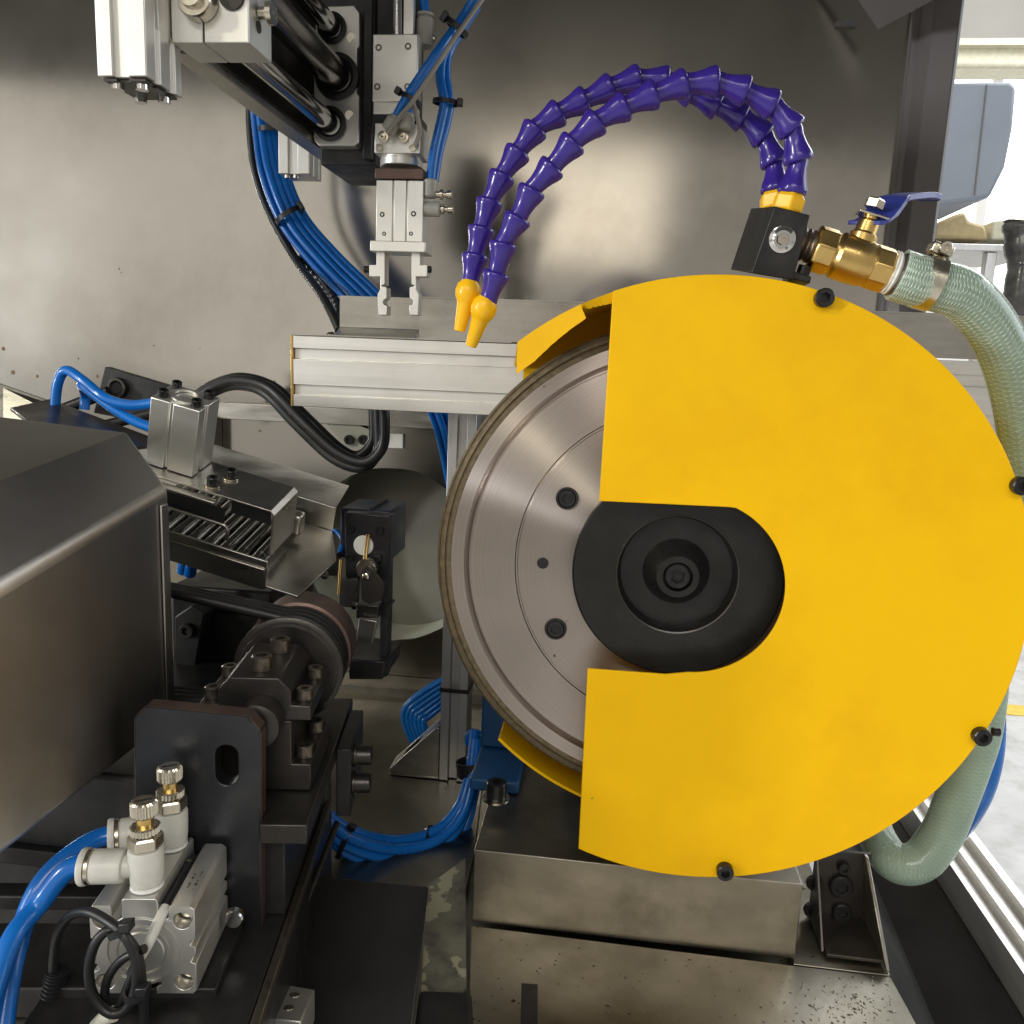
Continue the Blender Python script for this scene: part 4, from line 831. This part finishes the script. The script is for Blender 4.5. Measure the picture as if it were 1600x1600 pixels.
# tilted compact cylinder on the tray cover
t = thing('tilted_cylinder', 'silver block air cylinder with four black screws standing on the feed tray', 'air cylinder', T(-.085,.035,cw1))
cu0, cu1, cv_0, cv_1, ch = -.102, -.0690, .027, .053, .049
lean = (tn-ta*-.02+ta*.05).normalized()
def C_(u, v, w): return T(u,v,cw1+.0006)+lean*w
sec = [(0,0),(.38,0),(.38,.08),(.46,.08),(.46,0),(1,0),(1,.30),(.94,.32),(.94,.42),(1,.44),(1,1),(.5,1),(0,1)]
obj('body', G().prism([C_(cu0+(cu1-cu0)*a_, cv_0+(cv_1-cv_0)*b_, 0) for a_,b_ in sec], lean*ch), 'alu', t, 30, .0006)
for a_,b_ in ((.16,.2),(.16,.8),(.84,.2),(.84,.8)):
    screw(t, C_(cu0+(cu1-cu0)*a_, cv_0+(cv_1-cv_0)*b_, ch+.0002), lean, .0031, .0048)
obj('cap_ring', G().lathe([(.0070,0),(.0095,0),(.0095,.0012),(.0085,.0016),(.0070,.0016)], C_((cu0+cu1)/2,(cv_0+cv_1)/2,ch+.0002), lean, 36, True), 'alu', t, 30)
# ------------------------------------------------------------------ press unit with white disc
YQ = .60
t = thing('press_unit', 'black press unit with white disc and small roller behind the pulley', 'press unit', P(575,1062,YQ))
obj('front_plate', G().prism([P(px,py,YQ) for px,py in ((538,801),(610,806),(607,960),(604,1058),(592,1058),(594,960),(596,908),(540,905))], Y*.012), 'plastic', t, 30, .0008)
obj('cylinder', G().aabb((P(548,800,.64).x,YQ+.0125,P(580,862,.64).z),(P(625,800,.64).x,YQ+.06,P(580,787,.64).z)), 'press', t, 30, .0015)
obj('cylinder_rib', G().aabb((P(592,800,.64).x,YQ+.014,P(580,862,.64).z+.002),(P(598,800,.64).x,YQ+.058,P(580,785,.64).z+.001)), 'black', t, 30, .0008)
obj('foot', G().prism([P(px,py,YQ-.012) for px,py in ((545,1030),(602,1034),(598,1062),(545,1062))], Y*.05), 'black', t, 30, .001)
for px,py in ((549,825),(594,829),(547,870),(591,872)): screw(t, P(px,py,YQ-.0002), -Y, .0032, .0022)
obj('white_disc', G().lathe([(.0,-.0012),(.0062,-.0012),(.0076,-.0006),(.0078,.001)], P(568,852,YQ-.0004), Y, 32), 'white', t, 30)
obj('brass_pin', G().cyl(P(573,835,YQ-.004), P(567,884,YQ-.006), .0007), 'brass', t); obj('brass_pin', G().cyl(P(577,835,YQ-.004), P(571,884,YQ-.006), .0007), 'brass', t)
obj('roller', G().lathe([(.0040,-.004),(.0072,-.004),(.0078,-.0032),(.0078,.0018),(.0060,.002),(.0060,.0032),(.0072,.0032)], P(574,888,YQ-.008), Y, 32), 'nickel', t, 30)
obj('lever', G().prism([P(px,py,YQ-.016) for px,py in ((562,896),(566,887),(575,884),(584,890),(601,914),(596,938),(578,944),(565,938))], Y*.003), 'gun', t, 30, .0005)
obj('pivot', G().lathe([(.0026,0),(.0026,.002),(.0018,.0024),(.0,.0024)], P(572,900,YQ-.0164), -Y, 16), 'nickel', t, 30)
obj('lower_block', G().prism([P(px,py,YQ-.014) for px,py in ((557,945),(592,947),(590,966),(556,966))], Y*.018), 'gun', t, 30, .0006)
obj('side_block', G().prism([P(px,py,YQ-.008) for px,py in ((530,905),(559,904),(557,950),(530,948))], Y*.007), 'gun', t, 30, .0006)
obj('wedge_plate', G().prism([P(px,py,YQ-.02) for px,py in ((561,966),(589,971),(581,1007),(553,1024))], Y*.004), 'steelsheet', t, 30, .0004)
obj('brass_rod', G().cyl(P(533,874,YQ-.016), P(529,928,YQ-.016), .0014), 'brass', t)
obj('set_screw', G().lathe([(.0018,0),(.0018,.004),(.0024,.0042),(.0018,.0052),(.0024,.0062),(.0018,.0072),(.0024,.0082),(.0018,.0092),(.0032,.0094),(.0032,.013),(.0,.013)], P(486,894,YQ-.01), P(520,901,YQ-.01)-P(486,894,YQ-.01), 16), 'nickel', t, 30)
obj('sensor_body', G().prism([P(px,py,YQ) for px,py in ((508,865),(527,866),(526,900),(506,900))], Y*.01), 'gun', t, 30, .0006)
screw(t, P(551,946,YQ-.022), X, .003, .004, 'chrome')
obj('cable_tie', G().aabb((P(590,944,YQ).x,YQ-.001,P(590,946,YQ).z),(P(610,944,YQ).x,YQ+.0135,P(590,942,YQ).z)), 'plastic', t)
obj('sensor_lead', G().tube([P(528,870,YQ+.008),P(535,845,YQ+.016),P(522,828,YQ+.02),P(512,850,YQ+.02),P(505,880,YQ+.016)], .0018, 8, 6), 'blue', t, 60)
# ------------------------------------------------------------------ dark drive body behind the pulley
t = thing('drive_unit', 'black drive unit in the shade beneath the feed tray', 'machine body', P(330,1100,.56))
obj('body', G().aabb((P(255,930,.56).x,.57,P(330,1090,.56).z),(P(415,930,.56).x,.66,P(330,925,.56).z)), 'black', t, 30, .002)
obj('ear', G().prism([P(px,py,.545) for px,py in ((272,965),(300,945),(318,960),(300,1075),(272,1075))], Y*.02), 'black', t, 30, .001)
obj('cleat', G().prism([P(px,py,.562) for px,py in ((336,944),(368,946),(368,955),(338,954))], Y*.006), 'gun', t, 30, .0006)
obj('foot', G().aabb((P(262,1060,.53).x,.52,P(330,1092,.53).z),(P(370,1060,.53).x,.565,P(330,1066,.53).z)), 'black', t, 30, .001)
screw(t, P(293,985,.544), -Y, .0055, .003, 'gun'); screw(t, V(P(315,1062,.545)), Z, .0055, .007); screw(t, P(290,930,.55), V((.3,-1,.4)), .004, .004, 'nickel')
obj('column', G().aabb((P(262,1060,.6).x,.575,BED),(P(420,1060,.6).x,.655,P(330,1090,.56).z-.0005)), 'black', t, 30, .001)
for i in range(2):
    tag(obj('tube_fitting', G().lathe([(.003,0),(.0045,.001),(.0045,.010),(.0035,.012)], P(286+i*10,893+i*4,.545), V((.4,-.5,.8)), 14), 'blue', None, 40), 'small blue push-in fitting under the feed tray', 'fitting', 'blue fittings under the feed tray')
# ------------------------------------------------------------------ pulley and belts
PC = P(449,1049,.466)
t = thing('drive_pulley', 'dark grooved drive pulley with reddish rear rim', 'pulley', PC-Z*.034)
pr_ = .0334
obj('flange', G().lathe([(.0,.0),(.0285,.0),(.030,.0012),(.0312,.0012),(pr_,.0022),(pr_,.006),(.0290,.0085),(.0285,.010),(.0,.010)], PC, H_, 72), 'gun', t, 25)
obj('groove', G().lathe([(.0270,.0101),(.0270,.028),(.0300,.0295),(.0305,.033)], PC, H_, 72), 'black', t, 25)
obj('rear_rim', G().lathe([(.0318,.0335),(.0336,.0345),(.0340,.050),(.0334,.062),(.030,.063)], PC, H_, 72), 'rustring', t, 25)
for i, yy in enumerate((.0135,.0205,.0270)):
    tt = thing('drive_belt', ('round black belt in the pulley groove beside the front flange','round black belt running in the middle pulley groove','round black belt in the groove next to the reddish rim')[i], 'belt', PC+H_*yy-Z*.034)
    rb_ = .0300; c = PC+H_*yy; pts = []
    le = P(255, 915+i*-4+8, .455+yy)
    pts.append(le); 
    tp = c+(R_*math.cos(1.75)+Z*math.sin(1.75))*rb_
    pts += [le.lerp(tp,.35), le.lerp(tp,.7)]
    for k in range(22): 
        th = 1.75-k*(3.5/21); pts.append(c+(R_*math.cos(th)+Z*math.sin(th))*rb_)
    le2 = V((le.x, le.y, le.z-.07)); pts += [pts[-1].lerp(le2,.5), le2]
    obj('belt', G().tube(pts, .0033, 12, 4), 'rubber', tt, 60)
# ------------------------------------------------------------------ bearing housing
HO = P(397,1059,.405)                            # middle of the top front edge
t = thing('bearing_housing', 'dark chamfered bearing housing with cap screws in front of the pulley', 'bearing housing', HO-Z*.08)
cap = [(-.0195,-.0075),(-.0130,0),(.0130,0),(.0195,-.0075),(.0195,-.0155),(.0300,-.0155),(.0300,-.0240),(-.0300,-.0240),(-.0300,-.0155),(-.0195,-.0155)]
ped = [(-.0195,-.0243),(.0195,-.0243),(.0195,-.0495),(.0300,-.0495),(.0300,-.0650),(-.0300,-.0650),(-.0300,-.0495),(-.0195,-.0495)]
obj('cap', G().prism([W(HO,x_,0,z_) for x_,z_ in cap], H_*.056), 'gun', t, 30, .0007)
obj('pedestal', G().prism([W(HO,x_,0,z_) for x_,z_ in ped], H_*.056), 'gun', t, 30, .0007)
for x_,y_,z_ in ((.001,.013,0),(.0045,.042,0)): screw(t, W(HO,x_,y_,z_+.0002), Z, .0057, .0080, 'bronzed')
for s_ in (1,-1):
    for y_ in (.010,.042):
        screw(t, W(HO,.0248*s_,y_,-.0153), Z, .0046, .0062, 'bronzed'); screw(t, W(HO,.0248*s_,y_,-.0493), Z, .0046, .0070, 'bronzed')
obj('shaft_collar', G().lathe([(.0095,0),(.0120,.001),(.0125,.004),(.0125,.014)], W(HO,.004,-.0145,-.022), H_, 40), 'gun', t, 30)
# base plate, side plate, slide
SB = HO-Z*.0655
t = thing('slide_unit', 'black stepped slide base carrying the bearing housing', 'slide base', V((SB.x,SB.y,BED)))
_pp = P(300,1300,.372); _yp = (_pp-HO).dot(H_)+.0112; _xr = (PL(407,1300,_pp,H_)-HO).dot(R_)+.0008
obj('base_plate', G().prism([W(SB,x_,y_,0) for x_,y_ in ((-.05,_yp),(_xr,_yp),(_xr,-.034),(.0345,-.034),(.0345,.13),(-.05,.13))], Z*-.011), 'gun', t, 30, .0008)
obj('side_plate', G().prism([W(SB,x_,y_,-.002) for x_,y_ in ((.035,.055),(.044,.055),(.044,.115),(.035,.115))], Z*-.045), 'black', t, 30, .0008)
for y_,z_ in ((.072,-.014),(.066,-.030)):
    obj('washer', G().lathe([(.003,0),(.0075,0),(.0075,.0014),(.003,.0014)], W(SB,.0443,y_,z_), R_, 28, True), 'gun', t, 30)
    screw(t, W(SB,.0458,y_,z_), R_, .0062, .0095, 'gun')
obj('carriage', G().prism([W(SB,x_,y_,-.0115) for x_,y_ in ((-.05,-.02),(.020,-.02),(.020,.13),(-.05,.13))], Z*-.05), 'black', t, 30, .001)
obj('way', G().prism([W(SB,x_,y_,-.062) for x_,y_ in ((-.08,-.16),(.020,-.16),(.020,.13),(-.08,.13))], Z*-(SB.z-.062-BED)), 'black', t, 30, .001)
obj('way_rail', G().prism([W(SB,x_,y_,-.0615) for x_,y_ in ((.0205,-.16),(.0250,-.16),(.0250,.10),(.0205,.10))], Z*-.006), 'bronzed', t, 30, .0006)
p = P(426,1479,.40); obj('grease_nipple', G().lathe([(.0040,0),(.0040,.003),(.0022,.0035),(.0022,.006),(.0032,.0068),(.0032,.0085),(.0014,.0098),(.0,.010)], p, P(447,1472,.40)-p, 14), 'brass', t, 30)
# dark slide cover sheet and small block beside the way
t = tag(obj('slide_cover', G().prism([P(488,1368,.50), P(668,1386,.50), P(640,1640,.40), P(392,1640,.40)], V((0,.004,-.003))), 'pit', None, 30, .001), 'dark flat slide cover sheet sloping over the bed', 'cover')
tag(obj('edge_rod', G().cyl(P(527,1285,.50), P(402,1605,.392), .0022), 'gun', None), 'thin dark rod along the edge of the slide cover', 'rod')
t = thing('stop_block', 'small bright aluminium block with two dowels beside the slide cover', 'block', P(455,1600,.375))
a, b, c, d = P(415,1590,.365), P(470,1596,.365), P(492,1546,.40), P(440,1537,.40)
obj('block', G().prism([a,b,c,d], Z*-.02), 'alu', t, 30, .0008)
nb_ = (b-a).cross(d-a).normalized(); nb_ = nb_ if nb_.z > 0 else -nb_
for f in (.33,.72):
    p = a.lerp(b,.5).lerp(d.lerp(c,.5), f); obj('dowel', G().cyl(p-nb_*.001, p+nb_*.0004, .0028), 'nickel', t)
# ------------------------------------------------------------------ slotted carrier plate
pp = P(300,1300,.372); n_ = H_
out = [PL(px,py,pp,n_) for px,py in ((210,1505),(210,1122),(228,1105),(387,1120),(407,1143),(407,1508))]
sc_ = PL(354,1196,pp,n_); sr, sh = .0058, .0052
slot = [sc_+R_*sr*math.cos(k*math.pi/10)+Z*(sh+sr*math.sin(k*math.pi/10)) for k in range(11)]+[sc_-R_*sr*math.cos(k*math.pi/10)-Z*(sh+sr*math.sin(k*math.pi/10)) for k in range(11)]
t = thing('carrier_plate', 'dark steel carrier plate with one upright slot and clipped corners', 'plate', out[0].lerp(out[-1],.5))
obj('plate', holed(out, [slot], H_*.0105), 'plate', t, 30, .0006)
for i in range(len(out)-1):
    a_, b_ = out[i], out[i+1]; e_ = (b_-a_).normalized(); o_ = e_.cross(H_).normalized(); ctr = sum(out, V((0,0,0)))/len(out)
    if o_.dot((a_+b_)/2-ctr) < 0: o_ = -o_
    obj('bare_edge', G().box(a_+e_*.0006+H_*.0006+o_*.00005, b_-a_-e_*.0012, H_*.0093, o_*.00025), 'rustring', t, 0)
# ------------------------------------------------------------------ foreground cylinder
FO = P(224,1482,.318)
t = thing('block_cylinder', 'silver square block cylinder with corner bores bolted to the carrier plate', 'air cylinder', FO-Z*.022)
a = .0234
half = [(-1,-.93),(-.93,-1),(-.22,-1),(-.22,-.86),(-.32,-.80),(-.32,-.74),(.32,-.74),(.32,-.80),(.22,-.86),(.22,-1),(.93,-1),(1,-.93),
        (1,-.34),(.90,-.30),(.90,-.20),(1,-.16),(1,.02),(.90,.06),(.90,.16),(1,.20),
        (1,.84),(.92,.92),(.55,.92),(.50,.86),(.50,.66),(.38,.60),(.30,.66),(.30,1.02),(.26,1.07),(-.34,1.07),(-.38,1.02),(-.38,.66),(-.46,.60),(-.58,.66),(-.58,.86),(-.62,.92),(-.93,.92),(-1,.84),
        (-1,.22),(-.88,.16),(-.88,.02),(-1,-.04),(-1,-.30),(-.88,-.36),(-.88,-.48),(-1,-.54)]
fl = [W(FO,x_*a,0,z_*a) for x_,z_ in half]
holes = [[W(FO,cx*a+.0042*math.cos(k*math.pi/8),0,cz*a+.0042*math.sin(k*math.pi/8)) for k in range(16)] for cx,cz in ((-.76,.60),(.76,.60),(-.76,-.74),(.76,-.74))]
obj('body', holed(fl, holes, H_*.050), 'alu', t, 30, .0005)
for cx,cz in ((-.76,.60),(.76,.60),(-.76,-.74),(.76,-.74)): obj('tie_bolt', G().lathe([(.0,0),(.0014,0),(.0016,.001),(.0033,.001),(.0033,.004)], W(FO,cx*a,.0065,cz*a), H_, 20), 'nickel', t, 30)
fc = W(FO,-.02*a,-.0002,-.06*a)
for r0_,r1_ in ((.0155,.0168),(.0112,.0125)): obj('cap_ring', G().lathe([(r0_,0),(r0_,-.0005),(r1_,-.0005),(r1_,0)], fc, H_, 48, True), 'alu', t, 30)
obj('cap', G().lathe([(.0,-.0008),(.0097,-.0008),(.0103,0)], fc, H_, 48), 'alu', t, 30)
obj('mount_screw', G().lathe([(.0,-.004),(.0042,-.004),(.0048,-.003),(.0048,0)], W(FO,.030,.040,-.012), H_, 24), 'chrome', t, 30)
# printed marking on the top right lug
for i in range(9):
    for k in range(2):
        if (i*3+k) % 4: obj('print_mark', G().box(W(FO,(.66+.13*k)*a,.012+.0016*i,.9203*a), R_*.0009, H_*(.0006+.0004*(i%3)), Z*.00012), 'bronzed', t)
# flow control fittings
def knurl(r, h, nt=24):
    g = G(); vs = []
    for z_, k_ in ((0,.9),(h*.12,1),(h*.88,1),(h,.86)):
        for k in range(nt*2): rr = r*k_*(1 if k%2 else .90); vs.append(V((rr*math.cos(math.pi*k/nt), rr*math.sin(math.pi*k/nt), z_)))
    n2 = nt*2; fs = [(i*n2+k,i*n2+(k+1)%n2,(i+1)*n2+(k+1)%n2,(i+1)*n2+k) for i in range(3) for k in range(n2)]+[tuple(range(n2-1,-1,-1)), tuple(3*n2+k for k in range(n2))]
    return g.add(vs, fs)
Q = 1.2
def sc(l): return [(x_*Q, y_*Q) for x_,y_ in l]
def fitting(label, base, armd):
    t = thing('flow_control', label, 'flow control fitting', base)
    k_ = base
    obj('tape_ring', G().lathe(sc([(.0050,0),(.0062,.0003),(.0060,.0012),(.005,.0014)]), k_, Z, 24), 'tape', t, 40)
    b = obj('elbow_body', G().lathe(sc([(.0052,.0014),(.0060,.0022),(.0064,.006),(.0066,.0150),(.0062,.0165),(.005,.0167)]), k_, Z, 32), 'white', t, 35)
    ad = armd.normalized(); c = k_+Z*.0085*Q
    obj('arm', G().lathe(sc([(.0040,.004),(.0045,.0078),(.0060,.0082),(.0064,.0095),(.0064,.0190),(.0060,.0195)]), c, ad, 32), 'white', t, 35)
    obj('arm_band', G().lathe(sc([(.0062,.0196),(.0065,.0198),(.0065,.0210),(.0062,.0212)]), c, ad, 32), 'nickel', t, 35)
    obj('release_ring', G().lathe(sc([(.0040,.0213),(.0068,.0214),(.0070,.0222),(.0070,.0232),(.0066,.0238),(.0040,.0238)]), c, ad, 32, True), 'white', t, 35)
    obj('hex_nut', G().lathe(sc([(.0062,.0168),(.0066,.0174),(.0066,.0212),(.0058,.0222),(.004,.0222)]), k_, Z, 6), 'nickel', t, 20, .0004)
    g = knurl(.0056*Q,.0032*Q); g.v = [q+k_+Z*.0224*Q for q in g.v]; obj('lock_ring', g, 'nickel', t, 20)
    obj('brass_stem', G().cyl(k_+Z*.0255*Q, k_+Z*.0300*Q, .0030*Q), 'brass', t)
    g = knurl(.0050*Q,.0062*Q); g.v = [q+k_+Z*.0295*Q for q in g.v]; kn = obj('knob', g, 'nickel', t, 20)
    obj('knob_slot', G().cbox(k_+Z*.03575*Q, V((.006,.004,0)), V((-.0005,.0008,0)), Z*.0003), 'screw', kn)
    return c+ad*.0225*Q, ad
e1, d1 = fitting('white and brass flow control fitting nearest the cylinder front', W(FO,-.04*a,.0095,1.07*a+.0003), -R_*1+H_*-.05)
e2, d2 = fitting('white and brass flow control fitting close to the carrier plate', W(FO,-.04*a,.0420,1.07*a+.0003), -R_*1+H_*-.35)
def ptube(name, label, pts, r, m_, cat='tube', n=12):
    return tag(obj(name, G().tube(pts, r, n, 8), m_, None, 60), label, cat)
ptube('air_tube', 'blue tube pushed into the fitting nearest the cylinder front', [e1-d1*.010, e1+d1*.006, P(62,1412,.315), P(20,1465,.30), P(-10,1545,.285), P(-40,1640,.27)], .0046, 'blue')
ptube('air_tube', 'blue tube arching over to the fitting close to the carrier plate', [e2-d2*.010, e2+d2*.006, P(104,1340,.331), P(62,1385,.32), P(35,1450,.31), P(15,1530,.295), P(0,1640,.28)], .0046, 'blue')
# sensor in the right groove, with sleeve and cable
t = thing('position_sensor', 'black switch lying in the cylinder groove with white sleeved lead', 'sensor', W(FO,.40*a,.0,.62*a))
obj('switch', G().cyl(W(FO,.40*a,.002,.80*a), W(FO,.40*a,.042,.80*a), .0022, n=14), 'plastic', t)
obj('end_screw', G().cyl(W(FO,.40*a,.036,.905*a), W(FO,.40*a,.036,.915*a), .0013, n=12), 'nickel', t)
s0 = W(FO,.40*a,.003,.80*a)
obj('white_sleeve', G().tube([s0, W(FO,.38*a,-.004,.72*a), W(FO,.26*a,-.009,.42*a), W(FO,.08*a,-.011,.10*a)], .0024, 12, 8), 'white', t, 60)
obj('lead_end', G().tube([W(FO,.08*a,-.011,.10*a), W(FO,.0,-.0115,-.06*a), W(FO,-.05*a,-.0118,-.16*a)], .0021, 12, 4), 'plastic', t, 60)
DL = .300
t = thing('cable_loop', 'coiled black sensor cable held by two zip ties before the cylinder', 'cable', P(190,1590,DL))
obj('cable', G().tube([P(*q) for q in [(82,1560,.318),(84,1500,.316),(90,1460,.314),(108,1432,.312),(135,1424,.308),(165,1437,.304),(195,1462,DL),(212,1500,DL),(212,1545,DL),(196,1578,DL),(170,1582,DL),(146,1556,DL),(139,1516,DL),(148,1476,DL),(168,1454,DL+.002),(190,1458,DL+.004),(214,1490,DL+.004),(222,1540,DL+.004),(226,1600,DL+.004),(228,1660,DL+.004)]], .0022, 10, 10), 'rubber', t, 60)
obj('cable', G().tube([P(*q) for q in [(226,1482,.304),(190,1500,.304),(168,1530,.304),(164,1562,.304),(172,1582,DL+.003),(186,1572,DL+.004),(204,1530,DL+.004),(216,1500,DL+.005)]], .0020, 10, 10), 'rubber', t, 60)
for px,py in ((198,1446),(224,1546)):
    c = P(px,py,DL-.0015); tie = obj('cable_tie', G().cbox(c, X*.0052+Z*.001, Y*.005, Z*.0045), 'plastic', t, 30, .0006)
    obj('tie_band', G().lathe([(.0042,-.0015),(.0052,-.0015),(.0052,.0015),(.0042,.0015)], P(px-12,py+6,DL+.002), V((.5,0,-1)) if py < 1500 else V((.1,0,-1)), 20, True), 'plastic', tie, 40)
obj('sleeve_end', G().tube([P(150,1605,DL+.004),P(165,1590,DL+.003),P(178,1584,DL+.002)], .0035, 10, 4), 'white', t, 60)
g = G().tube([P(90,1515,.318), P(84,1545,.317), P(74,1590,.315), P(62,1650,.312)], .0042, 14, 22, .0011, 2)
tag(obj('spiral_sleeve', g, 'plastic', None, 25), 'black ribbed cable sleeve rising in the lower left corner', 'sleeve')
# ------------------------------------------------------------------ rails under the cylinder
t = thing('linear_rail', 'black linear rail block and grey plate under the square cylinder', 'rail', P(180,1600,.36))
q0, q1 = P(-30,1478,.375), P(372,1505,.375)
dirx = R_
o0 = W(FO,-.10,.004,-1.03*a)
obj('rail_block', G().box(o0, R_*.131, H_*.046, Z*-.016), 'black', t, 30, .001)
obj('rail_strip', G().box(o0+Z*-.0165-H_*.012, R_*.112, H_*.050, Z*-.03), 'hood', t, 30, .0008)
obj('rail_foot', G().box(o0+Z*-.047-H_*.012, R_*.131, H_*.06, Z*(-(o0.z-.047-BED))), 'black', t, 30, .001)
obj('rear_rail', G().box(o0+H_*.050+Z*.004-R_*.02, R_*.13, H_*.012, Z*.008), 'black', t, 30, .001)
screw(t, o0+R_*.131+H_*.012+Z*-.008, R_, .003, .004)
# ------------------------------------------------------------------ wet swarf on the bed
g = G()
for i in range(330):
    px = random.gauss(1320,62); py = random.gauss(1575,42)
    if px > 1400 or px < 1180 or py < 1525: continue
    p = PZ(px,py,BED+.0001); s = random.uniform(.0002,.0006)*random.choice((1,1,1.6)); an = random.uniform(0,6.28); u = V((math.cos(an),math.sin(an),0)); v_ = V((-math.sin(an),math.cos(an),0))
    e = random.uniform(1,2.4)
    ring = [p+u*s*e*math.cos(k*math.pi/3)+v_*s*math.sin(k*math.pi/3) for k in range(6)]
    g.add(ring+[q.lerp(p,.45)+Z*s*.5 for q in ring], [(k,(k+1)%6,6+(k+1)%6,6+k) for k in range(6)]+[tuple(range(6,12))])
for i in range(40):
    px = random.uniform(760,1230); py = random.uniform(1480,1600)
    p = PZ(px,py,BED+.0001); s = random.uniform(.0003,.0008)
    ring = [p+X*s*1.5*math.cos(k*math.pi/3)+Y*s*math.sin(k*math.pi/3) for k in range(6)]
    g.add(ring+[q.lerp(p,.45)+Z*s*.5 for q in ring], [(k,(k+1)%6,6+(k+1)%6,6+k) for k in range(6)]+[tuple(range(6,12))])
o = obj('swarf', g, 'chip', None, 60); tag(o, 'wet grinding swarf specks scattered on the steel bed', 'swarf'); o['kind'] = 'stuff'
